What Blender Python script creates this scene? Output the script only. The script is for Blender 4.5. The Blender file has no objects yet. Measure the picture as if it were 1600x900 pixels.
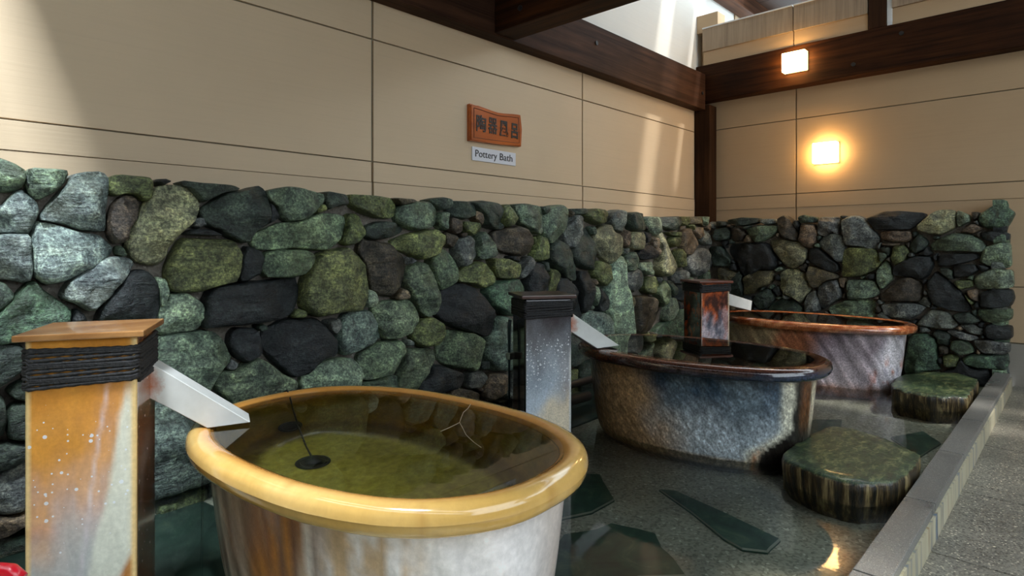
import bpy, bmesh, math, random
from math import sin, cos, pi, radians, sqrt, atan2
from mathutils import Vector, Matrix, noise

scene = bpy.context.scene
COL = scene.collection

# ------------------------------------------------------------------ camera
TH = radians(43.54)
CAMZ = 0.985
cd = bpy.data.cameras.new('camera')
cam = bpy.data.objects.new('camera', cd)
COL.objects.link(cam)
cd.sensor_fit = 'HORIZONTAL'
cd.sensor_width = 36.0
cd.lens = 944.0 / 1600.0 * 36.0
cd.shift_y = -67.0 / 1600.0
cd.clip_start = 0.02
cam.location = (0, 0, CAMZ)
cam.rotation_euler = (radians(90), 0, TH - radians(90))
scene.camera = cam

# ------------------------------------------------------------------ sky, exposure
w = bpy.data.worlds.new('overcast_sky')
scene.world = w
w.use_nodes = True
bg = w.node_tree.nodes['Background']
bg.inputs['Color'].default_value = (0.80, 0.92, 1.0, 1)
bg.inputs['Strength'].default_value = 3.7
# daylight falling through the open strip of roof at the left end
sl = bpy.data.lights.new('left_daylight', 'AREA')
sl.shape = 'RECTANGLE'
sl.size, sl.size_y = 0.28, 1.2
sl.energy = 330
sl.color = (0.84, 0.93, 1.0)
so = bpy.data.objects.new('left_daylight', sl)
so.location = (-0.43, 0.9, 4.5)
so.rotation_euler = (radians(14), radians(-12), 0)
COL.objects.link(so)
# veiled sun slipping through the slit between the two roofs
su = bpy.data.lights.new('veiled_sun', 'SUN')
su.energy = 2.6
su.angle = radians(2.5)
su.color = (1.0, 0.96, 0.90)
suo = bpy.data.objects.new('veiled_sun', su)
suo.location = (5.4, -2.0, 5.0)
suo.rotation_euler = Vector((0.235, -0.7, 1.0)).to_track_quat('Z', 'Y').to_euler()
COL.objects.link(suo)
scene.view_settings.view_transform = 'Standard'
scene.view_settings.look = 'None'
scene.view_settings.gamma = 1.0
scene.view_settings.use_curve_mapping = False
scene.view_settings.exposure = 0.24
scene.cycles.use_denoising = True
scene.cycles.max_bounces = 10
scene.cycles.sample_clamp_indirect = 6.0
LAMP = 26.0


# ------------------------------------------------------------------ node helpers
def nt_new(name):
    m = bpy.data.materials.new(name)
    m.use_nodes = True
    nt = m.node_tree
    return m, nt, nt.nodes['Principled BSDF']


def N(nt, typ, **kw):
    n = nt.nodes.new(typ)
    for k, v in kw.items():
        if k.startswith('i_'):
            n.inputs[k[2:].replace('_', ' ')].default_value = v
        else:
            setattr(n, k, v)
    return n


def coords(nt, scale=(1, 1, 1), kind='Object', rot=(0, 0, 0)):
    tc = N(nt, 'ShaderNodeTexCoord')
    mp = N(nt, 'ShaderNodeMapping')
    mp.inputs['Scale'].default_value = scale
    mp.inputs['Rotation'].default_value = rot
    nt.links.new(tc.outputs[kind], mp.inputs['Vector'])
    return mp.outputs['Vector']


def ntex(nt, vec, scale, detail=4, rough=0.6, dist=0.0):
    n = N(nt, 'ShaderNodeTexNoise')
    n.inputs['Scale'].default_value = scale
    n.inputs['Detail'].default_value = detail
    n.inputs['Roughness'].default_value = rough
    n.inputs['Distortion'].default_value = dist
    nt.links.new(vec, n.inputs['Vector'])
    return n.outputs['Fac']


def ramp(nt, fac, stops):
    r = N(nt, 'ShaderNodeValToRGB')
    e = r.color_ramp.elements
    while len(e) < len(stops):
        e.new(0.5)
    for i, (p, c) in enumerate(stops):
        e[i].position = p
        e[i].color = tuple(c) + (1,) if len(c) == 3 else c
    nt.links.new(fac, r.inputs['Fac'])
    return r.outputs['Color']


def mix(nt, fac, a, b, mode='MIX'):
    m = N(nt, 'ShaderNodeMix')
    m.data_type = 'RGBA'
    m.blend_type = mode
    for s, v in ((0, fac), (6, a), (7, b)):
        if hasattr(v, 'is_output'):
            nt.links.new(v, m.inputs[s])
        elif s == 0:
            m.inputs[0].default_value = v
        else:
            m.inputs[s].default_value = tuple(v) + (1,) if len(v) == 3 else v
    return m.outputs[2]


def mth(nt, op, a, b=0.0):
    m = N(nt, 'ShaderNodeMath')
    m.operation = op
    for i, v in ((0, a), (1, b)):
        if hasattr(v, 'is_output'):
            nt.links.new(v, m.inputs[i])
        else:
            m.inputs[i].default_value = v
    return m.outputs[0]


def bump(nt, bsdf, h, strength=0.5, dist=0.01):
    b = N(nt, 'ShaderNodeBump')
    b.inputs['Strength'].default_value = strength
    b.inputs['Distance'].default_value = dist
    nt.links.new(h, b.inputs['Height'])
    nt.links.new(b.outputs['Normal'], bsdf.inputs['Normal'])


def setc(nt, bsdf, c):
    if hasattr(c, 'is_output'):
        nt.links.new(c, bsdf.inputs['Base Color'])
    else:
        bsdf.inputs['Base Color'].default_value = tuple(c) + (1,)


# ------------------------------------------------------------------ materials
def mat_plain(name, c, rough=0.5, metal=0.0, coat=0.0):
    m, nt, b = nt_new(name)
    setc(nt, b, c)
    b.inputs['Roughness'].default_value = rough
    b.inputs['Metallic'].default_value = metal
    b.inputs['Coat Weight'].default_value = coat
    return m


def mat_plaster(name, base, dirt=(0.33, 0.29, 0.22), streak=0.0):
    m, nt, b = nt_new(name)
    v = coords(nt, (1, 1, 1))
    big = ntex(nt, v, 1.3, 3, 0.55)
    fib = ntex(nt, coords(nt, (0.6, 0.6, 26)), 3.0, 3, 0.6)
    c = mix(nt, ramp(nt, big, [(0.35, (0, 0, 0)), (0.75, (0.5, 0.5, 0.5))]), base, [x * 0.80 for x in base])
    c = mix(nt, ramp(nt, fib, [(0.45, (0, 0, 0)), (0.8, (0.35, 0.35, 0.35))]), c, [x * 0.86 for x in base])
    if streak:
        s = ntex(nt, coords(nt, (30, 30, 1.2)), 1.0, 4, 0.7)
        c = mix(nt, ramp(nt, s, [(0.42, (0, 0, 0)), (0.72, (streak,) * 3)]), c, dirt)
    setc(nt, b, c)
    b.inputs['Roughness'].default_value = 0.62
    bump(nt, b, fib, 0.25, 0.002)
    return m


def mat_wood(name, dark, light, axis=0, scale=1.0, rough=0.5, coat=0.0):
    m, nt, b = nt_new(name)
    s = [26.0, 26.0, 26.0]
    s[axis] = 1.1
    v = coords(nt, tuple(x * scale for x in s))
    g = ntex(nt, v, 1.0, 6, 0.65, 0.6)
    big = ntex(nt, coords(nt, (1, 1, 1)), 1.7, 3, 0.5)
    c = ramp(nt, g, [(0.3, dark), (0.7, light)])
    c = mix(nt, ramp(nt, big, [(0.3, (0, 0, 0)), (0.75, (0.75, 0.75, 0.75))]), c, [x * 0.5 for x in dark])
    setc(nt, b, c)
    b.inputs['Roughness'].default_value = rough
    b.inputs['Coat Weight'].default_value = coat
    b.inputs['Specular IOR Level'].default_value = 0.12 if not coat else 0.4
    bump(nt, b, g, 0.3, 0.004)
    return m


def mat_stone():
    """one rock material: each stone's own object colour drives it"""
    m, nt, b = nt_new('green_rock')
    oi = N(nt, 'ShaderNodeObjectInfo')
    v = coords(nt, (1, 1, 1))
    ad = N(nt, 'ShaderNodeVectorMath')
    nt.links.new(v, ad.inputs[0])
    sc = N(nt, 'ShaderNodeVectorMath')
    sc.operation = 'SCALE'
    cb = N(nt, 'ShaderNodeCombineXYZ')
    nt.links.new(oi.outputs['Random'], cb.inputs[0])
    nt.links.new(oi.outputs['Random'], cb.inputs[2])
    nt.links.new(cb.outputs[0], sc.inputs[0])
    sc.inputs['Scale'].default_value = 37.0
    nt.links.new(sc.outputs[0], ad.inputs[1])
    vv = ad.outputs[0]
    mott = ntex(nt, vv, 15, 5, 0.62, 0.6)
    fine = ntex(nt, vv, 95, 4, 0.75)
    patch = ntex(nt, vv, 6.0, 3, 0.5, 0.3)
    st = N(nt, 'ShaderNodeMapping')
    st.inputs['Rotation'].default_value = (0.4, 0.5, 0.3)
    st.inputs['Scale'].default_value = (9, 9, 42)
    nt.links.new(vv, st.inputs['Vector'])
    strat = ntex(nt, st.outputs[0], 1.0, 5, 0.7, 0.5)
    base = oi.outputs['Color']
    c = mix(nt, 1.0, base, ramp(nt, mott, [(0.34, (0.34, 0.35, 0.36)), (0.5, (0.92, 0.92, 0.92)), (0.68, (1.95, 1.9, 1.7))]), 'MULTIPLY')
    c = mix(nt, 1.0, c, ramp(nt, fine, [(0.38, (0.42, 0.42, 0.42)), (0.5, (0.98, 0.98, 0.98)), (0.64, (2.1, 2.1, 1.9))]), 'MULTIPLY')
    c = mix(nt, ramp(nt, patch, [(0.5, (0, 0, 0)), (0.66, (0.45, 0.45, 0.45))]), c, mix(nt, 1.0, base, (0.55, 0.48, 0.28), 'MULTIPLY'))
    c = mix(nt, 1.0, c, ramp(nt, strat, [(0.35, (0.62, 0.66, 0.66)), (0.6, (1.15, 1.12, 1.1))]), 'MULTIPLY')
    setc(nt, b, c)
    nt.links.new(ramp(nt, mott, [(0.3, (0.36,) * 3), (0.7, (0.62,) * 3)]), b.inputs['Roughness'])
    h = mth(nt, 'ADD', mth(nt, 'MULTIPLY', mott, 0.8), mth(nt, 'ADD', mth(nt, 'MULTIPLY', strat, 0.8), mth(nt, 'MULTIPLY', fine, 0.35)))
    bump(nt, b, h, 0.95, 0.016)
    return m


def mat_vcol(name, rough=0.25, coat=0.6, speck=0.25, speck_scale=140, bumpk='none', bstr=0.4, stretch=(1, 1, 1), wob=1.0, uvs=(52, 15), dots=0, dent=0.0):
    """glaze: vertex colours carry the glaze pattern, noise breaks it up"""
    m, nt, b = nt_new(name)
    a = N(nt, 'ShaderNodeAttribute')
    a.attribute_name = 'glaze'
    v = coords(nt, stretch)
    f = ntex(nt, v, speck_scale, 3, 0.6)
    c = mix(nt, 1.0, a.outputs['Color'], ramp(nt, f, [(0.3, (1 - speck * 1.7,) * 3), (0.5, (1, 1, 1)), (0.72, (1 + speck * 2.2,) * 3)]), 'MULTIPLY')
    g = ntex(nt, coords(nt, (1, 1, 0.35)), 22, 4, 0.6, 0.8)
    c = mix(nt, 1.0, c, ramp(nt, g, [(0.3, (1 - .18 * wob,) * 3), (0.7, (1 + .14 * wob,) * 3)]), 'MULTIPLY')
    if dots:
        vd = N(nt, 'ShaderNodeTexVoronoi')
        vd.inputs['Scale'].default_value = dots
        nt.links.new(coords(nt), vd.inputs['Vector'])
        sp = N(nt, 'ShaderNodeSeparateColor')
        nt.links.new(vd.outputs['Color'], sp.inputs[0])
        rad = mth(nt, 'MULTIPLY', mth(nt, 'MULTIPLY', sp.outputs[0], sp.outputs[1]), a.outputs['Alpha'])
        hit = mth(nt, 'LESS_THAN', vd.outputs['Distance'], mth(nt, 'MULTIPLY', rad, .55))
        c = mix(nt, mth(nt, 'MULTIPLY', hit, .85), c, (0.72, 0.74, 0.78))
    b.inputs['Roughness'].default_value = rough
    b.inputs['Coat Weight'].default_value = coat
    b.inputs['Coat Roughness'].default_value = 0.08
    b.inputs['Specular IOR Level'].default_value = 0.4
    if bumpk == 'hammer':
        # rows of short dents raked diagonally round the tub (uv = run, height)
        uv = N(nt, 'ShaderNodeUVMap')
        uv.uv_map = 'wrap'
        mp = N(nt, 'ShaderNodeMapping')
        mp.inputs['Scale'].default_value = (uvs[0], uvs[1], 1)
        m0 = N(nt, 'ShaderNodeMapping')
        m0.inputs['Rotation'].default_value = (0, 0, radians(-32))
        nt.links.new(uv.outputs[0], m0.inputs['Vector'])
        nt.links.new(m0.outputs[0], mp.inputs['Vector'])
        vo = N(nt, 'ShaderNodeTexVoronoi')
        vo.feature = 'SMOOTH_F1'
        vo.inputs['Scale'].default_value = 1.0
        nt.links.new(mp.outputs[0], vo.inputs['Vector'])
        if dent:
            c = mix(nt, 1.0, c, ramp(nt, vo.outputs['Distance'], [(.05, (1 + dent * 1.4,) * 3), (.5, (1, 1, 1)), (1.0, (1 - dent * .9,) * 3)]), 'MULTIPLY')
        bump(nt, b, mth(nt, 'ADD', vo.outputs['Distance'], mth(nt, 'MULTIPLY', f, 0.15)), bstr, 0.012)
    elif bumpk == 'fine':
        bump(nt, b, g, bstr, 0.004)
    setc(nt, b, c)
    return m


def mat_pebble(name, c0, c1, c2, scale=170, rough=0.3):
    m, nt, b = nt_new(name)
    v = coords(nt, (1, 1, 1))
    vo = N(nt, 'ShaderNodeTexVoronoi')
    vo.inputs['Scale'].default_value = scale
    nt.links.new(v, vo.inputs['Vector'])
    sp = N(nt, 'ShaderNodeSeparateColor')
    nt.links.new(vo.outputs['Color'], sp.inputs[0])
    c = ramp(nt, sp.outputs[0], [(0.0, c0), (0.55, c1), (0.93, c1), (1.0, c2)])
    big = ntex(nt, v, 1.6, 4, 0.6)
    c = mix(nt, 1.0, c, ramp(nt, big, [(0.3, (0.6,) * 3), (0.7, (1.35, 1.33, 1.25))]), 'MULTIPLY')
    setc(nt, b, c)
    nt.links.new(ramp(nt, big, [(0.3, (rough,) * 3), (0.75, (rough + 0.25,) * 3)]), b.inputs['Roughness'])
    bump(nt, b, vo.outputs['Distance'], 0.25, 0.002)
    return m


def mat_film(name, tint, bscale, bstr, rough=0.0, stretch=(1, 1, 1)):
    """shallow water: clear body under a Fresnel mirror, softly rippled"""
    m = bpy.data.materials.new(name)
    m.use_nodes = True
    nt = m.node_tree
    nt.nodes.remove(nt.nodes['Principled BSDF'])
    out = nt.nodes['Material Output']
    tr = N(nt, 'ShaderNodeBsdfTransparent')
    tr.inputs[0].default_value = tuple(tint) + (1,)
    gl = N(nt, 'ShaderNodeBsdfGlossy')
    gl.inputs['Roughness'].default_value = rough
    fr = N(nt, 'ShaderNodeFresnel')
    fr.inputs['IOR'].default_value = 1.36
    h = ntex(nt, coords(nt, stretch), bscale, 3, 0.5)
    b = N(nt, 'ShaderNodeBump')
    b.inputs['Strength'].default_value = bstr
    b.inputs['Distance'].default_value = 0.01
    nt.links.new(h, b.inputs['Height'])
    nt.links.new(b.outputs[0], gl.inputs['Normal'])
    nt.links.new(b.outputs[0], fr.inputs['Normal'])
    mx = N(nt, 'ShaderNodeMixShader')
    nt.links.new(fr.outputs[0], mx.inputs[0])
    nt.links.new(tr.outputs[0], mx.inputs[1])
    nt.links.new(gl.outputs[0], mx.inputs[2])
    nt.links.new(mx.outputs[0], out.inputs['Surface'])
    return m


def mat_glass(name, tint, bscale=3.0, bstr=0.02):
    m = bpy.data.materials.new(name)
    m.use_nodes = True
    nt = m.node_tree
    nt.nodes.remove(nt.nodes['Principled BSDF'])
    out = nt.nodes['Material Output']
    g = N(nt, 'ShaderNodeBsdfGlass')
    g.inputs['IOR'].default_value = 1.33
    g.inputs['Roughness'].default_value = 0.0
    g.inputs['Color'].default_value = tuple(tint) + (1,)
    h = ntex(nt, coords(nt), bscale, 2, 0.4)
    b = N(nt, 'ShaderNodeBump')
    b.inputs['Strength'].default_value = bstr
    b.inputs['Distance'].default_value = 0.01
    nt.links.new(h, b.inputs['Height'])
    nt.links.new(b.outputs[0], g.inputs['Normal'])
    nt.links.new(g.outputs[0], out.inputs['Surface'])
    return m


def mat_emit(name, c, s):
    m = bpy.data.materials.new(name)
    m.use_nodes = True
    nt = m.node_tree
    nt.nodes.remove(nt.nodes['Principled BSDF'])
    e = N(nt, 'ShaderNodeEmission')
    e.inputs[0].default_value = tuple(c) + (1,)
    e.inputs[1].default_value = s
    nt.links.new(e.outputs[0], nt.nodes['Material Output'].inputs['Surface'])
    return m


M = {}
M['plaster'] = mat_plaster('cream_plaster', (0.58, 0.44, 0.29))
M['plaster_dim'] = mat_plaster('dimmed_plaster', (0.50, 0.355, 0.215))  # left wall's plaster again, with the right wall's dimness put into the colour
M['plaster_up'] = mat_plaster('pale_plaster', (0.80, 0.79, 0.74))
M['plaster_stain'] = mat_plaster('stained_plaster', (0.38, 0.285, 0.195), (0.10, 0.07, 0.045), 0.55)
M['joint'] = mat_plain('joint_grey', (0.19, 0.16, 0.105), 0.8)
M['beamX'] = mat_wood('brown_beam_wood', (0.022, 0.0085, 0.0042), (0.105, 0.045, 0.022), 0, 1.0, 0.62)
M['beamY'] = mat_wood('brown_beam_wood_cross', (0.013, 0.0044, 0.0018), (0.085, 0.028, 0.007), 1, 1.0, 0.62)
M['postZ'] = mat_wood('brown_post_wood', (0.018, 0.007, 0.003), (0.07, 0.029, 0.011), 2, 1.0, 0.62)
M['ceil'] = mat_wood('dark_ceiling_boards', (0.02, 0.01, 0.006), (0.05, 0.025, 0.014), 0)
M['stone'] = mat_stone()
M['mortar'] = mat_pebble('grey_mortar', (0.10, 0.085, 0.07), (0.17, 0.15, 0.13), (0.28, 0.26, 0.23), 120, 0.8)
M['deck'] = mat_pebble('exposed_aggregate', (0.08, 0.075, 0.068), (0.25, 0.235, 0.20), (0.75, 0.68, 0.55), 190, 0.28)
M['grout'] = mat_plain('pale_grout', (0.36, 0.33, 0.27), 0.7)
M['curb_tile'] = mat_pebble('dark_granite_tile', (0.12, 0.12, 0.12), (0.20, 0.20, 0.195), (0.42, 0.41, 0.37), 420, 0.22)
M['poolfloor'] = mat_pebble('washed_gravel_bed', (0.20, 0.195, 0.16), (0.40, 0.38, 0.32), (0.70, 0.68, 0.60), 110, 0.5)
M['metal'] = mat_plain('brushed_steel', (0.58, 0.57, 0.55), 0.34, 1.0)
M['dark_metal'] = mat_plain('dark_metal', (0.05, 0.045, 0.04), 0.35, 0.8)
M['black'] = mat_plain('black_rubber', (0.012, 0.012, 0.013), 0.5)
M['red'] = mat_plain('red_plastic', (0.62, 0.005, 0.02), 0.3, 0.0, 0.4)
M['ink'] = mat_plain('black_ink', (0.008, 0.007, 0.007), 0.4)
M['white'] = mat_plain('white_plate', (0.62, 0.62, 0.66), 0.35)
M['cream'] = mat_plain('cream_trim', (0.55, 0.48, 0.36), 0.5)
M['white_strip'] = mat_plain('white_metal_strip', (0.72, 0.74, 0.76), 0.4)
M['sign'] = mat_wood('orange_sign_wood', (0.34, 0.07, 0.006), (0.60, 0.135, 0.012), 0, 1.0, 0.35, 0.4)
M['lamp'] = mat_emit('lamp_diffuser', (1.0, 0.60, 0.22), LAMP)
M['pool_water'] = mat_film('pool_water', (0.90, 0.95, 0.92), 7, 0.05, 0.05, (1, 1, 1))
M['bath_water'] = mat_glass('bath_water', (0.97, 0.98, 0.95), 2.5, 0.012)
M['thread'] = mat_plain('white_thread', (0.42, 0.36, 0.26), 0.5)


# ------------------------------------------------------------------ object helpers
def link(o, parent=None, label=None, cat=None, group=None, kind=None):
    COL.objects.link(o)
    if parent is not None:
        o.parent = parent
        if parent.type == 'EMPTY':
            o.matrix_parent_inverse = parent.matrix_basis.inverted()
    if label:
        o['label'] = label
    if cat:
        o['category'] = cat
    if group:
        o['group'] = group
    if kind:
        o['kind'] = kind
    return o


def empty(name, loc, label=None, cat=None, group=None, kind=None, rz=0.0):
    o = bpy.data.objects.new(name, None)
    o.location = loc
    o.rotation_euler = (0, 0, rz)
    o.empty_display_size = 0.1
    return link(o, None, label, cat, group, kind)


def from_bm(name, bm, mat, parent=None, smooth=False, **kw):
    me = bpy.data.meshes.new(name)
    bmesh.ops.recalc_face_normals(bm, faces=bm.faces)
    bm.to_mesh(me)
    bm.free()
    if isinstance(mat, (list, tuple)):
        for x in mat:
            me.materials.append(x)
    else:
        me.materials.append(mat)
    if smooth:
        me.polygons.foreach_set('use_smooth', [True] * len(me.polygons))
    return link(bpy.data.objects.new(name, me), parent, **kw)


def add_box(bm, lo, hi, bev=0.0, mtx=None):
    g = bmesh.ops.create_cube(bm, size=1.0)
    vs = g['verts']
    for v in vs:
        v.co = Vector(((lo[i] + hi[i]) / 2 + v.co[i] * (hi[i] - lo[i]) for i in range(3)))
    if bev > 0:
        es = list({e for v in vs for e in v.link_edges})
        r = bmesh.ops.bevel(bm, geom=es, offset=bev, segments=2, affect='EDGES', profile=0.6)
        vs = list({v for f in r['faces'] for v in f.verts} | {v for v in vs if v.is_valid})
    if mtx is not None:
        bmesh.ops.transform(bm, matrix=mtx, verts=[v for v in vs if v.is_valid])
    return vs


def box(name, lo, hi, mat, parent=None, bev=0.0, **kw):
    bm = bmesh.new()
    add_box(bm, lo, hi, bev)
    return from_bm(name, bm, mat, parent, **kw)


def tube(bm, pts, r, seg=8, cap=True):
    pts = [Vector(p) for p in pts]
    rings = []
    up = Vector((0, 0, 1))
    for i, p in enumerate(pts):
        t = (pts[min(i + 1, len(pts) - 1)] - pts[max(i - 1, 0)]).normalized()
        a = t.cross(up)
        if a.length < 1e-3:
            a = t.cross(Vector((1, 0, 0)))
        a.normalize()
        b = t.cross(a)
        rr = r[i] if isinstance(r, (list, tuple)) else r
        rings.append([bm.verts.new(p + a * (rr * cos(2 * pi * k / seg)) + b * (rr * sin(2 * pi * k / seg))) for k in range(seg)])
    for i in range(len(rings) - 1):
        for k in range(seg):
            bm.faces.new((rings[i][k], rings[i][(k + 1) % seg], rings[i + 1][(k + 1) % seg], rings[i + 1][k]))
    if cap:
        bm.faces.new(rings[0][::-1])
        bm.faces.new(rings[-1])


def prism(bm, pts, y0, y1, bev=0.0):
    """outline in x,z extruded from y0 (front) to y1 (back)"""
    a = [bm.verts.new((x, y0, z)) for x, z in pts]
    b = [bm.verts.new((x, y1, z)) for x, z in pts]
    n = len(pts)
    f = bm.faces.new(a)
    bm.faces.new(b[::-1])
    for i in range(n):
        bm.faces.new((a[i], b[i], b[(i + 1) % n], a[(i + 1) % n]))
    if bev:
        bmesh.ops.bevel(bm, geom=list(f.edges), offset=bev, segments=2, affect='EDGES')


def grid_mesh(name, rows, mat, parent, closed=True, colf=None, uvf=None, smooth=True, cap0=False, cap1=False, **kw):
    """rows: list of rings of points; colf(i, k) -> rgb per vertex"""
    me = bpy.data.meshes.new(name)
    n = len(rows[0])
    vs = [p for r in rows for p in r]
    fs = []
    kk = n if closed else n - 1
    for i in range(len(rows) - 1):
        for k in range(kk):
            fs.append((i * n + k, i * n + (k + 1) % n, (i + 1) * n + (k + 1) % n, (i + 1) * n + k))
    if cap0:
        fs.append(tuple(range(n))[::-1])
    if cap1:
        fs.append(tuple((len(rows) - 1) * n + k for k in range(n)))
    me.from_pydata([tuple(v) for v in vs], [], fs)
    me.materials.append(mat)
    if smooth:
        me.polygons.foreach_set('use_smooth', [len(p.vertices) == 4 for p in me.polygons])
    if colf:
        at = me.color_attributes.new('glaze', 'FLOAT_COLOR', 'POINT')
        buf = []
        for i in range(len(rows)):
            for k in range(n):
                q4 = tuple(colf(i, k))
                buf.extend(q4 if len(q4) == 4 else q4 + (1.0,))
        at.data.foreach_set('color', buf)
    if uvf:
        uv = me.uv_layers.new(name='wrap')
        buf = []
        for p in me.polygons:
            ks = [v % n for v in p.vertices]
            wrap = max(ks) == n - 1 and min(ks) == 0
            for v in p.vertices:
                k = v % n
                u, h = uvf(v // n, n if (wrap and k == 0) else k)
                buf.extend((u, h))
        uv.data.foreach_set('uv', buf)
    me.update()
    return link(bpy.data.objects.new(name, me), parent, **kw)


def lerp(a, b, t):
    t = max(0.0, min(1.0, t))
    return tuple(a[i] + (b[i] - a[i]) * t for i in range(3))


def sstep(a, b, x):
    t = max(0.0, min(1.0, (x - a) / (b - a)))
    return t * t * (3 - 2 * t)


def nz(x, y, z=0.0):
    return noise.fractal(Vector((x, y, z)), 1.0, 2.0, 4)   # about -1..1


def S(r, g, b, k=1.0):
    f = lambda v: ((v / 255.0 + 0.055) / 1.055) ** 2.4 if v > 10 else v / 255.0 / 12.92
    return (min(f(r) * k, 0.95), min(f(g) * k, 0.95), min(f(b) * k, 0.95))


# ================================================================== SETTING
# ---- deck floor -----------------------------------------------------------
YC0, YC1 = 0.370, 0.455          # curb outer / inner faces
floor = box('floor', (-3.0, -3.2, -0.12), (5.52, YC0, -0.006), M['grout'], kind='structure')
xs = [-2.91, -2.26, -1.61, -0.96, -0.31, 0.34, 0.99, 1.64, 2.335, 2.995, 3.105, 3.76, 4.41, 5.12, 5.50]
ys = [YC0 - 0.004, -0.28, -0.93, -1.58, -2.23, -2.9]
for i in range(len(xs) - 1):
    for j in range(len(ys) - 1):
        box('tile', (xs[i] + .003, ys[j + 1] + .003, -0.03), (xs[i + 1] - .003, ys[j] - .003, 0.0), M['deck'], floor, 0.002)

# ---- curb -----------------------------------------------------------------
mcs, nt, b = nt_new('glazed_mosaic_face')
v = coords(nt, (24, 24, 2.2))
n1 = ntex(nt, v, 1.0, 3, 0.6)
setc(nt, b, ramp(nt, n1, [(0.30, S(88, 110, 135)), (0.44, S(178, 168, 138)), (0.56, S(196, 190, 165)), (0.70, S(150, 125, 85))]))
b.inputs['Roughness'].default_value = 0.35
curb = box('curb', (-3.0, YC0, -0.12), (5.30, YC1 - .004, 0.099), M['grout'], kind='structure')
sx = [-2.733, -2.085, -1.437, -0.789, -0.141, 0.507, 1.155, 1.808, 2.457, 3.112, 3.755, 4.402, 5.295]
for i in range(len(sx) - 1):
    box('cap_tile', (sx[i] + .003, YC0 - .002, 0.085), (sx[i + 1] - .003, YC1, 0.115), M['curb_tile'], curb, 0.003)
for i in range(len(sx) - 1):
    box('face_tile', (sx[i] + .002, YC0 - .008, 0.0), (sx[i + 1] - .002, YC0 + .004, 0.084), mcs, curb)

# ---- pool bed -------------------------------------------------------------
pool = box('pool_floor', (-3.0, YC1 - .004, -0.12), (5.45, 2.75, 0.0), M['poolfloor'], kind='structure')
mslab, nt, b = nt_new('submerged_green_slab')
v = coords(nt)
c = ramp(nt, ntex(nt, v, 9, 5, 0.65, 0.8), [(0.3, S(26, 52, 44)), (0.55, S(48, 82, 68)), (0.75, S(100, 118, 92))])
setc(nt, b, c)
b.inputs['Roughness'].default_value = 0.4
mdk, nt, b = nt_new('dark_submerged_slab')
setc(nt, b, ramp(nt, ntex(nt, coords(nt), 8, 5, .65, .8), [(0.3, S(20, 34, 31)), (0.6, S(38, 56, 48)), (0.8, S(66, 74, 58))]))
b.inputs['Roughness'].default_value = 0.5
medge = mat_plain('pale_slab_edge', (.26, .28, .23), .5)
SLABS = [
    [(2.157, 1.238), (2.19, 1.19), (2.126, 0.935), (2.065, 0.733), (1.954, 0.734), (1.918, 0.801), (1.946, 0.878), (2.055, 1.048)],
    [(1.68, 1.36), (1.80, 1.31), (1.951, 1.312), (2.07, 1.445), (2.125, 1.50), (2.074, 1.574), (1.78, 1.50)],
    [(1.36, 1.10), (1.388, 1.20), (1.596, 1.279), (1.701, 1.222), (1.779, 1.21), (1.81, 1.10), (1.82, 1.056), (1.749, 0.992), (1.711, 0.926), (1.649, 0.857), (1.549, 0.952), (1.462, 0.985), (1.38, 1.02)],
    [(3.25, 1.02), (3.50, 0.94), (3.72, 0.99), (3.62, 1.10), (3.38, 1.14)],
    [(1.20, 0.62), (1.42, 0.58), (1.60, 0.66), (1.52, 0.80), (1.28, 0.82)],
    [(-.10, 1.25), (.22, 1.12), (.56, 1.20), (.74, 1.50), (.80, 1.85), (.92, 2.10), (.86, 2.45), (.20, 2.46), (-.12, 2.44)],
    [(.95, 2.06), (1.30, 2.02), (1.60, 2.10), (1.66, 2.44), (1.2, 2.46), (.92, 2.44)],
    [(1.66, 1.72), (1.95, 1.66), (2.22, 1.72), (2.36, 2.0), (2.40, 2.44), (1.78, 2.44), (1.70, 2.0)],
    [(2.48, 2.0), (3.1, 2.02), (3.5, 2.06), (3.55, 2.44), (2.5, 2.44)],
    [(3.30, 0.56), (3.62, 0.52), (3.78, 0.62), (3.55, 0.72)],
]
random.seed(3)
for sp in SLABS:
    bm = bmesh.new()
    cx = sum(p[0] for p in sp) / len(sp)
    cy = sum(p[1] for p in sp) / len(sp)
    pts = []
    for i, p in enumerate(sp):
        q = sp[(i + 1) % len(sp)]
        for t in (0, .25, .5, .75):
            x, y = p[0] + (q[0] - p[0]) * t, p[1] + (q[1] - p[1]) * t
            k = 1 + 0.02 * nz(x * 9, y * 9)
            pts.append((cx + (x - cx) * k, cy + (y - cy) * k))
    lo = [bm.verts.new((x, y, -0.01)) for x, y in pts]
    hi = [bm.verts.new((x, y, 0.006)) for x, y in pts]
    hh = [bm.verts.new((cx + (x - cx) * .975, cy + (y - cy) * .975, 0.011)) for x, y in pts]
    m_ = len(pts)
    for a_, b_ in ((lo, hi), (hi, hh)):
        for i in range(m_):
            bm.faces.new((a_[i], a_[(i + 1) % m_], b_[(i + 1) % m_], b_[i]))
    bm.faces.new(hh)
    bmesh.ops.recalc_face_normals(bm, faces=bm.faces)
    for f in bm.faces:
        f.material_index = 1 if len(f.verts) == 4 and min(v.co.z for v in f.verts) > .005 else 0
    from_bm('flagstone', bm, [mslab if max(p[1] for p in sp) < 2.0 else mdk, medge if max(p[1] for p in sp) < 2.0 else mdk], pool)

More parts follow.
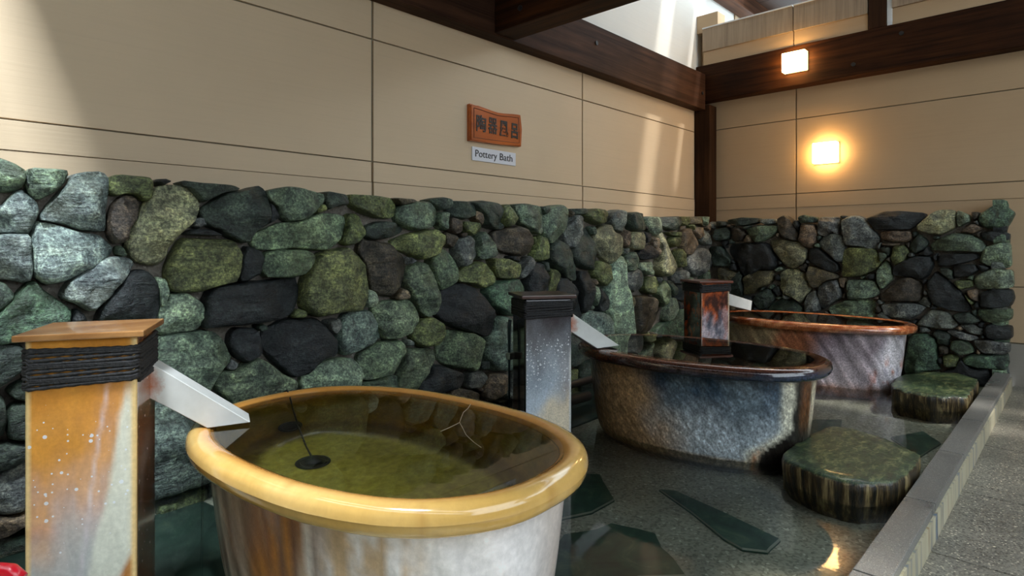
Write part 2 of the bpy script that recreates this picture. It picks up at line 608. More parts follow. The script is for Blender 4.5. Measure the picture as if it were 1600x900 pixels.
# ---- plaster walls --------------------------------------------------------
wl = box('wall_left', (-3.0, 2.712, -0.12), (6.6, 2.95, 4.2), M['joint'], kind='structure')
JX = [-3.0, -1.842, -0.029, 1.784, 3.597, 5.362]
for i in range(len(JX) - 1):
    for z0, z1, dy in ((0.9, 1.312, -.003), (1.314, 1.417, -.006), (1.424, 2.055, 0), (2.063, 2.60, 0)):
        sh = -0.004 if z0 == 1.314 else 0.0
        box('panel', (JX[i] + .0068 + sh, 2.70 + dy, z0), (JX[i + 1] - .0068 + sh, 2.72, z1), M['plaster'], wl, 0.0015)
for x0, x1 in ((-3.0, -0.029), (-0.029, 2.9), (2.9, 6.25)):
    box('panel', (x0 + .004, 2.70, 2.625), (x1 - .004, 2.72, 4.15), M['plaster_up'], wl, 0.0015)
box('panel', (6.26, 2.69, 2.7), (6.6, 2.72, 4.15), M['plaster'], wl, 0.0015)
wr = box('wall_right', (5.522, -3.2, -0.12), (5.56, 2.712, 2.68), M['joint'], kind='structure')
JY = [-3.2, -1.80, 0.013, 1.828, 2.70]
mlow = mat_plaster('grey_base_plaster', (0.30, 0.27, 0.23))
for i in range(len(JY) - 1):
    for z0, z1, dx in ((-0.05, 0.290, .004), (0.300, 0.687, 0), (0.694, 1.312, 0), (1.314, 1.428, -.004), (1.436, 2.076, 0), (2.084, 2.69, 0)):
        box('panel', (5.51 + dx, JY[i] + .0055, z0), (5.53, JY[i + 1] - .0055, z1), mlow if z0 < 0 else M['plaster_dim'], wr, 0.0015)

box('light_screen_right', (3.3, -3.3, -0.12), (5.52, -3.2, 2.9), M['plaster'], kind='structure')  # unseen screen added to keep daylight off the right wall
box('light_screen_left', (-3.0, -3.3, 1.1), (-0.4, -3.2, 2.75), M['ceil'], kind='structure')  # unseen panel added at front left, less sky reaches the right wall
wf = box('light_fence_front', (-3.0, -3.3, -0.12), (3.3, -3.2, 1.1), M['ceil'], kind='structure')  # unseen fence added to cut down light from the garden side
for i in range(20):
    x0 = -3.0 + i * .304
    box('plank', (x0 + .004, -3.2, 0.02), (x0 + .300, -3.17, 1.08), M['postZ'], wf)
wb = box('light_stop_wall', (-3.12, -3.3, -0.12), (-3.0, 2.95, 2.80), M['plaster'], kind='structure')  # unseen end wall added to stop light coming from the left
box('light_stop_roof', (-3.0, -3.2, 2.72), (-0.92, 2.70, 2.78), M['ceil'], kind='structure')  # unseen roof piece added to narrow the sky opening at the left
# ---- timber frame ---------------------------------------------------------
def beam(name, lo, hi, mat, label, bolts=()):
    o = box(name, lo, hi, mat, None, 0.006, label=label, cat='beam')
    for p, ax in bolts:
        bm = bmesh.new()
        r = bmesh.ops.create_cone(bm, segments=12, radius1=.016, radius2=.016, depth=.012, cap_ends=True)
        rot = Matrix.Rotation(pi / 2, 4, 'X') if ax == 'y' else Matrix.Rotation(pi / 2, 4, 'Y')
        bmesh.ops.transform(bm, matrix=Matrix.Translation(p) @ rot, verts=r['verts'])
        from_bm('bolt', bm, M['black'], o, smooth=False, label='black bolt head')
    return o

beam('wall_beam', (-3.0, 2.592, 2.256), (5.365, 2.70, 2.590), M['beamX'], 'long dark brown beam running along the top of the left wall',
     [((3.62, 2.590, 2.46), 'y'), ((5.30, 2.590, 2.40), 'y')])
beam('wall_beam', (5.386, -3.2, 2.341), (5.51, 2.70, 2.683), M['beamY'], 'dark brown beam across the right wall carrying a lit lamp',
     [((5.383, 1.02, 2.60), 'x'), ((5.383, 1.35, 2.43), 'x')])
beam('cross_beam', (2.575, -3.0, 2.268), (2.760, 2.590, 2.70), M['beamY'], 'dark brown cross beam overhead meeting the left wall beam',
     [((2.572, 2.38, 2.36), 'x')])
beam('cross_beam', (-0.30, -3.0, 2.268), (-0.10, 2.590, 2.70), M['beamY'], 'dark brown cross beam overhead behind the camera side')
corner = box('corner_post', (5.362, 2.55, 1.177), (5.509, 2.699, 2.30), M['postZ'], None, 0.004, label='dark brown timber post standing in the corner of the walls', cat='post')
box('trim_1', (2.4, 2.688, 2.594), (5.5, 2.70, 2.612), M['cream'], kind='structure')

# ceiling: boarded roof left of the cross beam, open to the sky right of it
ceil = box('ceiling', (0.066, -1.2, 2.78), (2.76, 2.70, 2.84), M['ceil'], kind='structure')
for i in range(10):
    y0 = -1.2 + i * 0.39
    box('board', (0.066, y0 + .004, 2.755), (2.76, y0 + .386, 2.78), M['ceil'], ceil)
for i in range(4):
    x0 = 0.45 + i * 0.62
    box('rafter', (x0, -1.15, 2.70), (x0 + .07, 2.58, 2.755), M['beamY'], ceil)

box('light_stop_gable', (2.70, -1.9, 2.84), (2.76, 2.70, 4.21), M['plaster'], kind='structure')  # unseen gable added to close a gap that lit the right wall
high = box('ceiling_high', (3.12, -3.2, 4.15), (4.99, 2.70, 4.21), M['ceil'], kind='structure')  # unseen roof, its slit placed to let sun bands onto the left wall
box('ceiling_inner', (2.76, -1.9, 4.15), (3.12, 2.70, 4.21), M['ceil'], kind='structure')  # unseen too, front edge set back so sun can reach the curb
box('rafter', (5.23, -3.2, 4.10), (5.56, 2.70, 4.21), M['beamY'], high)
# parapet over the right-hand beam
mpar = M['plaster_stain']
par = empty('parapet', (5.45, 0.0, 2.69), 'cream rain-streaked parapet above the right beam', 'parapet')
for y0, y1 in ((-3.0, -1.80), (-1.79, 1.084), (1.251, 1.808), (1.816, 2.632)):
    box('lower_panel', (5.402, y0, 2.684), (5.50, y1, 2.812), M['plaster_dim'], par, 0.002)
    box('upper_panel', (5.385, y0, 2.812), (5.50, y1, 3.025), mpar, par, 0.002)
    box('cap_strip', (5.378, y0, 3.025), (5.51, y1, 3.036), M['white_strip'], par)
box('return_panel', (5.50, 2.55, 2.684), (5.56, 2.699, 3.03), M['plaster'], par, 0.002)
box('end_block', (5.405, 2.49, 3.000), (5.56, 2.699, 3.168), M['plaster_dim'], par, 0.004)
box('roof_post', (5.386, 1.121, 2.684), (5.50, 1.243, 3.6), M['postZ'], None, 0.004, label='short dark post rising from the right beam beside a white strip', cat='post')
box('white_strip', (5.396, 1.084, 2.686), (5.44, 1.119, 3.6), M['white_strip'], None, 0.002, label='narrow white strip beside the short dark roof post', cat='strip')
eave = empty('far_eave', (6.5, 1.0, 3.4), 'dark brown roof eave seen over the right parapet', 'eave')
for i in range(5):
    y1 = 2.67 - i * 0.62
    box('rafter', (5.60 if i == 0 else 6.0, y1 - .15, 3.40), (9.0, y1, 3.56), M['beamX'], eave, 0.006)
for i in range(8):
    x0 = 6.10 + i * .36
    box('board', (x0 + .003, -3.0, 3.56), (x0 + .357, 2.55, 3.585), M['ceil'], eave)
box('fascia', (8.95, -3.0, 2.9), (9.0, 2.4, 3.6), M['ceil'], eave)

# ================================================================== STONE WALLS
PAL = {'b': (.175, .24, .235), 'g': (.085, .135, .092), 'm': (.105, .135, .045), 'k': (.016, .022, .026), 'd': (.032, .052, .042),
       'o': (.10, .085, .045), 'q': (.20, .205, .12), 't': (.145, .105, .068), 'p': (.16, .235, .165), 's': (.11, .13, .13),
       'w': (.21, .34, .24), 'u': (.125, .15, .05), 'v': (.06, .048, .034), 'a': (.115, .175, .105), 'e': (.055, .115, .075), 'h': (.115, .18, .155)}


def chaikin(P, k=2):
    for it in range(k):
        Q = []
        for i in range(len(P)):
            a, b = P[i], P[(i + 1) % len(P)]
            t = 0.10 if it == 0 else 0.20
            Q.append((a[0] + (b[0] - a[0]) * t, a[1] + (b[1] - a[1]) * t))
            Q.append((a[0] + (b[0] - a[0]) * (1 - t), a[1] + (b[1] - a[1]) * (1 - t)))
        P = Q
    return P


def resample(P, n):
    L = [0.0]
    m = len(P)
    for i in range(m):
        a, b = P[i], P[(i + 1) % m]
        L.append(L[-1] + math.hypot(b[0] - a[0], b[1] - a[1]))
    out = []
    j = 0
    for i in range(n):
        d = L[-1] * i / n
        while L[j + 1] < d:
            j += 1
        t = (d - L[j]) / max(1e-9, L[j + 1] - L[j])
        a, b = P[j % m], P[(j + 1) % m]
        out.append((a[0] + (b[0] - a[0]) * t, a[1] + (b[1] - a[1]) * t))
    return out


def stone_mesh(P, seed, fmap, smooth_face=False):
    """P outline on the wall; fmap(u, z, d) -> world point, d metres proud of the face"""
    ar = 0.0
    for i in range(len(P)):
        a, b = P[i], P[(i + 1) % len(P)]
        ar += a[0] * b[1] - b[0] * a[1]
    size = sqrt(abs(ar) / 2)
    n = 12 if size < .045 else (24 if size < .12 else 36)
    P = resample(chaikin(P, 2), n)
    cx = sum(p[0] for p in P) / n
    cz = sum(p[1] for p in P) / n
    rnd = random.Random(seed)
    tx, tz = rnd.uniform(-.16, .16), rnd.uniform(-.20, .10)
    lift = rnd.uniform(-.008, .016)
    bulge = min(.045, .012 + size * .11)
    g = 1.0 + min(.10, .0065 / max(size, .02))
    rings = [(g, -.10), (g, -.035), (g * .99, -.012), (.965, .45), (.91, .75), (.80, .9), (.62, .97), (.42, 1.0), (.2, 1.0)] if n > 12 else [(g, -.10), (g, -.03), (.90, .45), (.5, .9)]
    planes = []
    for _ in range(5):
        pa = rnd.uniform(0, 2 * pi)
        planes.append((cos(pa), sin(pa), rnd.uniform(.18, .75), rnd.uniform(.10, .34) * size))
    verts = []
    for s, d in rings:
        for p in P:
            u, z = cx + (p[0] - cx) * s, cz + (p[1] - cz) * s
            dd = d if d < 0 else d * bulge
            if d > 0 and not smooth_face:
                for pc, ps, sl_, o_ in planes:
                    dd = min(dd, bulge - sl_ * ((u - cx) * pc + (z - cz) * ps - o_))
                dd = max(dd, -.012)
            e = (u - cx) * tx + (z - cz) * tz + lift
            if d > -.05:
                w3 = Vector((u * 11, z * 11, seed * 1.7))
                f = noise.fractal(w3, 1.0, 2.0, 3)
                # broken faces: quantised noise gives chipped ledges
                led = round(noise.noise(Vector((u * 16, z * 22, seed * .9))) * 3) / 3
                e += (0 if smooth_face else (f * .016 + led * .009)) * min(1.0, size * 9)
                k = 1 + .03 * noise.noise(Vector((u * 25, z * 25, seed)))
                u, z = cx + (u - cx) * k, cz + (z - cz) * k
            verts.append(fmap(u, z, dd + e))
    verts.append(fmap(cx, cz, bulge + lift))
    faces = []
    R = len(rings)
    for i in range(R - 1):
        for k in range(n):
            faces.append((i * n + k, i * n + (k + 1) % n, (i + 1) * n + (k + 1) % n, (i + 1) * n + k))
    for k in range(n):
        faces.append(((R - 1) * n + k, (R - 1) * n + (k + 1) % n, R * n))
    me = bpy.data.meshes.new('stone')
    me.from_pydata(verts, [], faces)
    me.polygons.foreach_set('use_smooth', [True] * len(me.polygons))
    me.materials.append(M['stone'])
    me.update()
    return me


def build_stones(line, root, fmap):
    rnd = random.Random(11)
    for i, rec in enumerate(line.split(';')):
        code, rest = rec[0], rec[1:]
        P = [tuple(int(q) / 1000.0 for q in s.split(',')) for s in rest.split()]
        me = stone_mesh(P, i + (0 if fmap(0, 0, 0)[0] == 0 else 500), fmap, code == 'w')
        o = bpy.data.objects.new('stone', me)
        c = PAL[code]
        j = rnd.uniform(.85, 1.18) * (1.0 if code in 'kb' else 1.14)
        gr = (c[0] + c[1] + c[2]) / 3
        c = [v * .80 + gr * .20 * w_ for v, w_ in zip(c, (1.06, 1.0, .94))]
        o.color = (c[0] * j, c[1] * j * rnd.uniform(.95, 1.03), c[2] * j, 1)
        link(o, root)



# traced outlines of every rock, millimetres on the wall face: colour code then u,z pairs
STONES = [
    '''Lg249,1262 274,1255 305,1242 327,1225 331,1197 321,1171 292,1157 249,1154;
g339,1226 347,1232 397,1235 438,1235 443,1223 431,1192 410,1165 363,1133 340,1152 334,1185;
b316,1165 337,1144 363,1116 363,1087 347,1045 340,1023 292,1024 249,1023 249,1095 274,1108 295,1141;
b452,1219 484,1231 540,1240 560,1219 560,1188 553,1116 551,1036 525,1036 474,1039 438,1058 404,1063 367,1070 390,1117 417,1157 442,1188;
b358,1062 397,1057 452,1039 474,1030 532,1020 578,978 570,956 525,917 481,892 452,871 404,860 380,857 353,888 347,950 345,1008;
b249,1011 286,1017 342,1017 344,950 347,896 342,873 324,866 292,878 249,883;
m568,1220 593,1235 690,1230 696,1188 690,1151 665,1145 649,1167 617,1169 578,1158 566,1180;
v601,1159 641,1159 657,1130 645,1084 617,1042 613,1001 578,992 559,1027 560,1081 574,1126;
q719,1202 762,1209 806,1205 843,1188 861,1140 852,1091 820,1056 784,1021 749,964 736,916 698,913 649,923 621,960 613,1001 621,1037 649,1084 673,1136 698,1174;
g583,978 601,983 617,946 601,944 583,956;
d332,1217 344,1198 339,1160 331,1180;
b570,942 617,937 637,923 617,883 585,843 562,808 532,779 517,763 499,764 466,793 424,808 431,834 452,867 495,900 532,930;
g249,875 280,862 302,828 299,812 274,786 249,776;
e350,871 370,845 404,810 452,768 456,742 445,717 397,696 347,677 305,673 280,674 249,676 249,752 277,786 308,824 331,855;
k637,891 669,892 698,870 713,842 719,757 707,711 711,691 525,709 528,735 547,787 578,830 609,874;
p711,865 741,855 745,807 728,761 719,761 713,813;
k466,771 488,752 499,721 452,716 458,750;
d249,682 324,663 326,589 295,561 274,544 249,540;
d324,548 344,516 344,479 305,494 286,518 295,532;
d286,457 302,474 331,471 350,453 350,370 331,358 292,371 286,405;
d249,524 277,499 283,442 277,391 249,385;
d249,359 286,356 350,339 363,313 331,296 299,280 249,277;
s249,261 286,267 331,284 380,263 380,154 331,136 286,134 249,146;
t249,134 299,122 327,124 363,105 324,89 292,71 267,63 249,70;
d249,58 299,56 363,75 397,22 363,-24 249,-6;
h677,435 741,409 802,335 866,282 932,207 962,78 875,57 784,54 677,54 625,170;
p771,805 806,806 852,776 875,750 866,682 843,664 780,656 728,652 711,668 707,715 715,752 732,784;
g723,648 806,653 884,652 918,637 957,577 971,529 927,495 903,443 884,407 784,415 702,486 702,571 707,645;
k927,824 996,828 1048,836 1155,837 1257,860 1275,815 1269,749 1228,691 1183,673 1074,662 947,666 861,667 866,696 880,750 884,794;
k996,649 1079,638 1095,586 1090,534 1037,509 996,536 971,585 976,625;
k1122,625 1188,662 1228,669 1360,658 1391,620 1423,571 1448,551 1442,482 1391,477 1341,461 1293,418 1228,417 1200,448 1160,487 1117,541 1100,585;
d1079,653 1117,655 1127,635 1090,626;
s947,517 976,531 1007,509 991,485 957,490;
a927,490 996,479 1079,525 1127,491 1183,440 1246,403 1251,369 1183,332 996,325 947,386 918,426 913,462;
s1397,643 1455,649 1461,614 1429,582 1403,608;
m1234,685 1263,708 1293,697 1293,669 1240,671;
d789,1228 852,1223 962,1224 1002,1218 1007,1206 947,1195 894,1162 870,1151 852,1169 829,1200 797,1210;
d952,1195 1012,1204 1053,1215 1090,1230 1127,1212 1133,1175 1122,1073 1074,1045 1053,1019 1042,993 1007,1003 962,1023 937,1043 899,1057 870,1076 866,1121 923,1168;
g1127,1209 1211,1234 1269,1235 1335,1220 1378,1211 1372,1165 1311,1117 1275,1093 1217,1086 1188,1107 1177,1145 1138,1180;
d1391,1218 1416,1228 1501,1218 1501,1171 1448,1163 1397,1143;
a1069,1030 1127,1052 1183,1080 1257,1087 1317,1112 1391,1129 1481,1123 1494,1088 1481,1035 1442,982 1410,962 1329,962 1240,971 1149,966 1095,966 1063,993;
m1508,1130 1569,1132 1590,1073 1604,1037 1555,994 1501,985 1475,1000 1501,1053;
u758,940 797,1012 884,1007 991,1006 1019,954 1012,890 996,839 927,827 852,806 756,813 743,881;
k1042,982 1106,956 1111,919 1100,866 1042,839 1007,843 1017,889 1022,931;
a1127,956 1183,966 1287,963 1329,943 1335,914 1287,859 1240,847 1160,850 1122,854 1100,882 1106,919;
s838,1090 884,1092 894,1067 856,1047 833,1061;
m1335,1146 1378,1171 1391,1143 1347,1124;
k1138,1164 1177,1101 1127,1073;
k802,1026 833,1044 889,1047 942,1023 875,1022;
m1514,1219 1625,1223 1757,1218 1788,1179 1773,1134 1742,1117 1668,1118 1590,1139 1528,1167;
u1360,948 1501,976 1555,946 1597,897 1611,812 1611,766 1576,708 1555,679 1455,678 1353,667 1293,694 1275,743 1281,812 1311,881;
g1811,1180 1883,1209 1982,1211 2024,1176 2041,1130 1999,1075 1899,1060 1835,1078 1780,1109 1788,1153;
d1990,1221 2068,1239 2112,1228 2108,1187 2050,1167 2016,1196;
o1765,1219 1866,1218 1899,1207 1811,1186 1788,1198;
d2121,1222 2251,1225 2289,1202 2289,1152 2213,1125 2139,1140 2112,1180;
d1604,1073 1683,1100 1773,1096 1835,1065 1803,1039 1697,1013 1639,1013 1604,1031;
u1757,1007 1851,1040 2016,1072 2076,1036 2068,995 2016,935 1948,912 1899,920 1835,950 1773,969;
v1583,1012 1683,1000 1742,994 1788,956 1851,924 1851,866 1835,815 1788,760 1742,731 1683,741 1625,775 1611,824 1604,897 1562,952;
g2050,1157 2112,1163 2103,1111 2085,1063 2050,1083 2033,1109;
v2112,1132 2185,1121 2204,1065 2157,1044 2103,1070;
v2085,1056 2176,1030 2139,968 2076,995;
m2213,1115 2328,1111 2338,1068 2279,1038 2232,1059;
s2157,1009 2251,1038 2289,1010 2299,931 2251,883 2185,863 2157,940;
g2328,1046 2378,1061 2439,1003 2455,944 2429,915 2328,902 2309,967;
a1999,928 2068,968 2130,933 2157,871 2166,794 2112,762 2068,748 2033,793 1999,862 1982,889;
a1851,866 1915,897 1973,889 1990,828 2041,746 2041,678 2007,627 1956,615 1915,654 1866,723 1827,802;
u2222,855 2289,889 2388,890 2439,834 2470,789 2439,753 2368,739 2270,776 2185,787 2176,829;
u2429,908 2545,906 2644,874 2689,826 2666,789 2566,785 2491,796 2460,848;
s1851,927 1891,904 1851,885;
k2103,756 2194,783 2289,754 2378,698 2429,615 2434,519 2388,465 2289,497 2157,539 2068,582 2029,632 2041,699;
a1654,705 1742,712 1851,711 1883,663 1899,630 1874,580 1851,537 1788,525 1712,524 1690,560 1654,613 1646,669;
h1514,680 1639,670 1654,626 1675,574 1690,542 1625,512 1555,485 1488,476 1455,509 1448,557 1461,619 1488,658;
p1597,776 1639,762 1654,724 1639,694 1604,691 1583,716;
m1931,601 1999,608 2068,575 2081,519 2024,458 1931,459 1883,501 1866,548;
a2121,522 2194,518 2289,497 2368,453 2368,395 2328,328 2309,277 2241,305 2148,319 2068,365 2050,428 2068,480;
a1569,465 1683,518 1819,508 1827,456 1788,398 1742,354 1654,343 1590,347 1569,393;
a1835,462 2016,439 2024,377 1973,331 1923,287 1899,238 1788,251 1796,346 1827,405;
g1576,331 1742,341 1780,335 1780,247 1555,299;
k2016,352 2068,344 2185,292 2204,255 2157,221 2050,205 1915,235 1915,275 1982,310;
s2270,279 2378,270 2398,231 2328,177 2232,201 2251,247;
t2419,249 2534,232 2588,178 2577,127 2429,94 2348,131 2358,172;
t2157,207 2251,191 2318,157 2328,113 2194,124 2130,184;
o2491,75 2588,72 2610,7 2513,26;
h2388,450 2449,510 2470,567 2577,565 2666,434 2689,223 2555,243 2460,258 2378,350;
d2338,334 2419,323 2429,277 2348,282;
s1843,515 1883,495 1883,469 1843,480;
p1281,364 1287,413 1335,451 1397,470 1528,458 1555,419 1569,369 1541,337 1488,299 1329,316;
t1765,729 1803,771 1843,757 1843,718 1773,716;
d2272,1221 2353,1236 2476,1231 2515,1205 2507,1166 2483,1126 2523,1099 2507,1076 2437,1081 2368,1101 2364,1150 2301,1190;
m2515,1217 2588,1226 2621,1187 2630,1142 2596,1106 2547,1094 2515,1138;
g2621,1227 2741,1239 2830,1231 2885,1204 2894,1150 2848,1053 2794,1058 2732,1092 2672,1120 2646,1177;
t2294,1174 2338,1170 2360,1133 2353,1095 2301,1131;
v2444,1053 2523,1082 2646,1102 2724,1080 2759,1040 2794,1005 2776,946 2698,917 2605,930 2523,948 2468,981 2452,1020;
m2848,1047 2904,1029 2936,987 2922,902 2867,885 2794,898 2803,945 2830,1005;
g2922,1199 2998,1233 3097,1250 3137,1227 3147,1171 3107,1113 3067,1056 3018,1012 2951,999 2904,1035 2876,1083 2885,1150;
s3199,1182 3273,1181 3273,1117 3230,1032 3158,962 3107,1000 3097,1056 3127,1113 3178,1153;
d3168,1225 3337,1236 3348,1210 3294,1192 3199,1190;
d2857,1227 2941,1228 2946,1200 2904,1175;
m3359,1211 3437,1240 3600,1234 3612,1200 3576,1151 3483,1128 3381,1152 3316,1189;
d3316,1118 3381,1093 3415,1020 3449,954 3472,893 3426,814 3337,824 3241,852 3178,904 3168,943 3220,1000 3262,1071;
d2951,981 3028,1024 3107,993 3147,943 3158,898 3220,840 3235,775 3214,744 3117,779 3057,813 2979,852 2932,896;
e2391,738 2437,763 2531,775 2663,781 2698,733 2698,629 2588,568 2523,582 2437,636 2398,683;
m2960,836 3008,829 3052,796 3037,735 3018,668 2951,672 2936,758 2941,806;
k2785,883 2867,869 2894,808 2922,734 2922,673 2759,683 2732,761 2741,813;
s2689,867 2750,918 2776,889 2759,842 2698,780 2672,804;
d2885,881 2922,880 2922,813 2894,826;
k3067,765 3147,761 3220,701 3262,602 3294,496 3168,506 3117,599 3037,654;
k3251,809 3370,798 3393,745 3393,646 3381,567 3326,525 3294,535 3273,620 3251,699;
p3404,705 3460,695 3472,641 3460,561 3415,585 3404,645;
k3495,687 3553,663 3588,600 3565,527 3495,518 3472,574 3472,641;
m3506,875 3588,846 3588,750 3553,691 3483,721 3437,776 3426,830;
h3316,520 3381,534 3529,509 3588,470 3588,292 3437,310 3273,459;
q3437,1056 3529,1125 3612,1134 3636,1086 3735,1067 3747,1032 3722,934 3685,878 3624,845 3541,895 3495,936 3437,989 3415,1023;
s3649,1218 3735,1245 3824,1231 3876,1190 3849,1140 3760,1074 3685,1094 3612,1168;
d3889,1220 3982,1238 4078,1227 4106,1176 4092,1101 3982,1092 3902,1105 3876,1147;
p4106,1206 4325,1213 4355,1183 4340,1113 4280,1059 4206,1073 4135,1132;
d4370,1207 4623,1227 4656,1176 4607,1111 4479,1108 4385,1138 4355,1175;
m4656,1224 4809,1230 4844,1206 4723,1145 4656,1176;
o4861,1231 5004,1236 5078,1205 5116,1154 4986,1168 4844,1173;
p5023,1237 5144,1241 5153,1198 5116,1154 5060,1195;
q3876,1047 3942,1084 4078,1086 4106,1042 4064,990 3982,946 3889,961;
t3798,1068 3849,1097 3876,1047 3849,961 3798,976 3773,1025;
k4106,1087 4192,1073 4192,1035 4120,997;
q4340,1075 4401,1091 4494,1038 4558,959 4574,863 4542,768 4416,733 4310,745 4280,792 4310,867 4325,959 4310,1028;
t4221,1043 4295,1044 4295,975 4250,929 4221,982;
k4050,968 4149,990 4221,945 4221,877 4064,872 4009,909;
g3862,933 3982,932 3982,859 3955,801 3862,790 3811,834;
p3996,851 4236,854 4258,808 4206,749 4120,752 4009,800;
m4526,1054 4656,1055 4640,990 4558,966 4510,1006;
t4690,1104 4844,1131 4950,1041 4968,974 4879,899 4757,900 4690,982;
t4932,1142 5060,1144 5078,1068 4986,1033 4896,1099;
s5116,1128 5211,1060 5250,982 5097,991 5041,1025;
m4591,934 4673,958 4774,876 4757,810 4623,798 4574,863;
s4791,884 4968,957 5153,956 5173,852 5116,767 4968,704 4844,734 4774,818;
m4447,1092 4690,1096 4656,1055 4526,1062;
w3673,860 3722,915 3785,900 3785,717 3849,628 3869,534 3889,396 3908,308 3876,225 3722,244 3588,383 3588,534 3565,658 3600,766;
s3798,766 3955,811 4064,771 4092,718 4037,669 3928,624 3862,656 3811,715;
m4120,739 4295,733 4295,671 4250,597 4120,605 4064,660;
a4325,678 4416,705 4463,640 4463,554 4385,481 4310,540 4280,611;
v3928,602 4177,587 4265,566 4355,483 4378,427 4325,386 4206,328 4064,306 3928,320 3902,424 3915,531;
p4463,554 4591,545 4607,480 4542,398 4432,360 4401,394 4447,476;
d4447,695 4542,683 4591,577 4510,566 4463,632;
s4526,755 4673,783 4791,763 4826,704 4673,686 4607,665 4542,691;
k4607,661 4740,654 4740,512 4607,528;
e4355,352 4510,369 4607,440 4932,432 4932,113 4295,189 4250,301;
o3876,598 3915,596 3915,531 3882,519;
t-1239,423 -1128,404 -1026,412 -971,501 -964,606 -1038,686 -1142,675 -1227,630 -1258,535;
k-390,889 -302,838 -191,807 -140,910 -94,1009 -151,1113 -265,1115 -355,1077 -407,992;
d1053,295 945,282 958,171 977,108 1001,1 1103,29 1184,83 1198,182 1158,281;
s-982,929 -1039,1013 -1118,1069 -1206,1034 -1264,976 -1267,898 -1283,791 -1180,770 -1082,757 -998,823;
v-537,786 -439,825 -458,927 -487,1013 -566,1069 -671,1068 -728,981 -770,886 -711,799 -623,763;
d3241,36 3282,-38 3361,-44 3416,-55 3485,-47 3546,10 3526,92 3503,186 3407,182 3321,185 3244,130;
k1506,294 1403,272 1313,288 1230,222 1231,113 1286,19 1391,3 1484,27 1555,99 1549,200;
k-129,403 -46,448 28,503 43,598 2,683 -76,734 -170,740 -238,678 -290,604 -261,518 -213,447;
m594,435 683,455 685,550 692,612 667,672 605,689 544,693 448,689 402,601 425,501 506,447;
k5203,111 5210,194 5209,278 5147,354 5051,334 4957,301 4953,201 4955,105 5039,53 5136,42;
g3017,371 2924,402 2830,366 2805,272 2768,184 2841,124 2903,49 2995,78 3068,130 3092,215 3070,298;
k-558,565 -531,654 -572,735 -655,746 -739,796 -815,733 -838,638 -792,557 -721,499 -626,500;
t-428,811 -473,784 -509,722 -489,639 -406,623 -322,610 -261,672 -240,751 -295,808 -338,845 -398,893;
g-557,440 -548,337 -454,284 -358,312 -287,368 -269,456 -284,551 -376,578 -469,600 -542,533;
g-1277,98 -1279,34 -1231,-38 -1140,-37 -1066,21 -1025,113 -1068,207 -1160,237 -1249,241 -1285,161;
g-876,862 -786,882 -762,969 -728,1038 -758,1112 -816,1181 -912,1193 -1000,1145 -1026,1052 -979,978 -961,892;
g-848,73 -763,137 -688,215 -702,333 -799,409 -917,392 -975,302 -1023,201 -943,123;
s2137,-17 2203,57 2142,135 2117,183 2062,185 1971,207 1942,120 1940,15 2037,-31;
v425,45 500,-23 589,25 642,98 597,173 594,254 516,283 426,277 395,193 399,120;
v-191,383 -269,382 -314,325 -382,278 -381,191 -324,122 -240,84 -161,127 -111,190 -61,271 -99,362;
s-114,914 -127,856 -171,780 -82,765 -33,730 63,689 117,771 143,864 81,936 9,973 -75,997;
g4369,155 4349,63 4344,-21 4420,-54 4479,-35 4533,-36 4604,2 4619,93 4541,144 4466,130;
d3125,252 3174,174 3262,178 3320,207 3410,228 3381,312 3343,369 3283,424 3201,404 3142,341;
g-402,207 -368,298 -465,275 -519,289 -601,274 -607,191 -594,106 -515,69 -424,57 -356,122;
m-1062,1210 -1169,1221 -1229,1233 -1294,1206 -1292,1136 -1293,1057 -1214,1048 -1157,1074 -1075,1108;
s4033,108 3954,171 3852,197 3766,129 3737,23 3812,-49 3892,-43 3958,-41 4037,7;
m1728,-28 1810,-38 1903,-38 1921,53 1933,146 1856,210 1754,210 1660,152 1668,43;
g4875,518 4950,443 4995,350 5095,370 5160,430 5181,510 5192,609 5105,662 5003,680 4912,621;
g-32,293 -1,223 65,171 150,181 239,214 221,310 223,387 184,472 88,498 16,434 -27,369;
k4904,84 4824,109 4775,106 4718,117 4630,85 4642,-6 4718,-42 4777,-40 4830,-32 4897,3;
k3530,280 3469,215 3542,145 3554,83 3610,25 3687,48 3721,114 3792,175 3712,228 3673,277 3606,305;
k2945,564 2915,474 2973,413 3023,397 3097,323 3161,395 3187,489 3113,550 3036,593;
s8,-7 90,-40 155,-44 212,-27 220,32 239,75 221,121 181,158 129,144 30,166 21,79;
s4303,-40 4330,22 4344,86 4331,174 4243,205 4142,196 4071,114 4105,15 4156,-53 4236,-49;
d79,1161 16,1121 -44,1063 13,996 65,976 99,950 170,907 213,968 231,1036 229,1119 156,1160;
k2897,500 2835,560 2748,579 2677,525 2689,444 2697,389 2723,320 2798,319 2825,387 2925,415;
s2822,123 2762,173 2736,289 2650,219 2601,172 2515,103 2619,54 2652,-41 2747,-25 2818,34;
g490,310 552,337 589,411 492,433 459,458 396,520 364,447 359,395 375,354 377,283 441,304;
v-566,1227 -655,1225 -674,1143 -605,1094 -552,1089 -512,1054 -444,1053 -377,1104 -411,1182 -455,1231 -517,1225;
m3119,194 3095,122 3036,86 3029,10 3081,-50 3157,-38 3226,-38 3224,39 3218,78 3251,151 3180,148;
t-546,69 -615,106 -613,215 -695,169 -729,121 -772,89 -805,21 -764,-46 -686,-38 -627,-33 -542,-15;
d10,151 5,187 -25,240 -74,211 -92,169 -127,130 -113,78 -75,30 -13,37 6,95 21,123;
t1179,-45 1208,-48 1250,-54 1292,-24 1266,22 1240,48 1218,111 1178,56 1151,37 1111,4 1110,-54;
m-923,687 -863,707 -835,762 -840,818 -882,849 -924,863 -982,869 -987,810 -1024,757 -971,724;
m793,50 774,32 706,35 713,-17 749,-46 786,-48 812,-40 871,-54 888,-5 880,47 818,41;
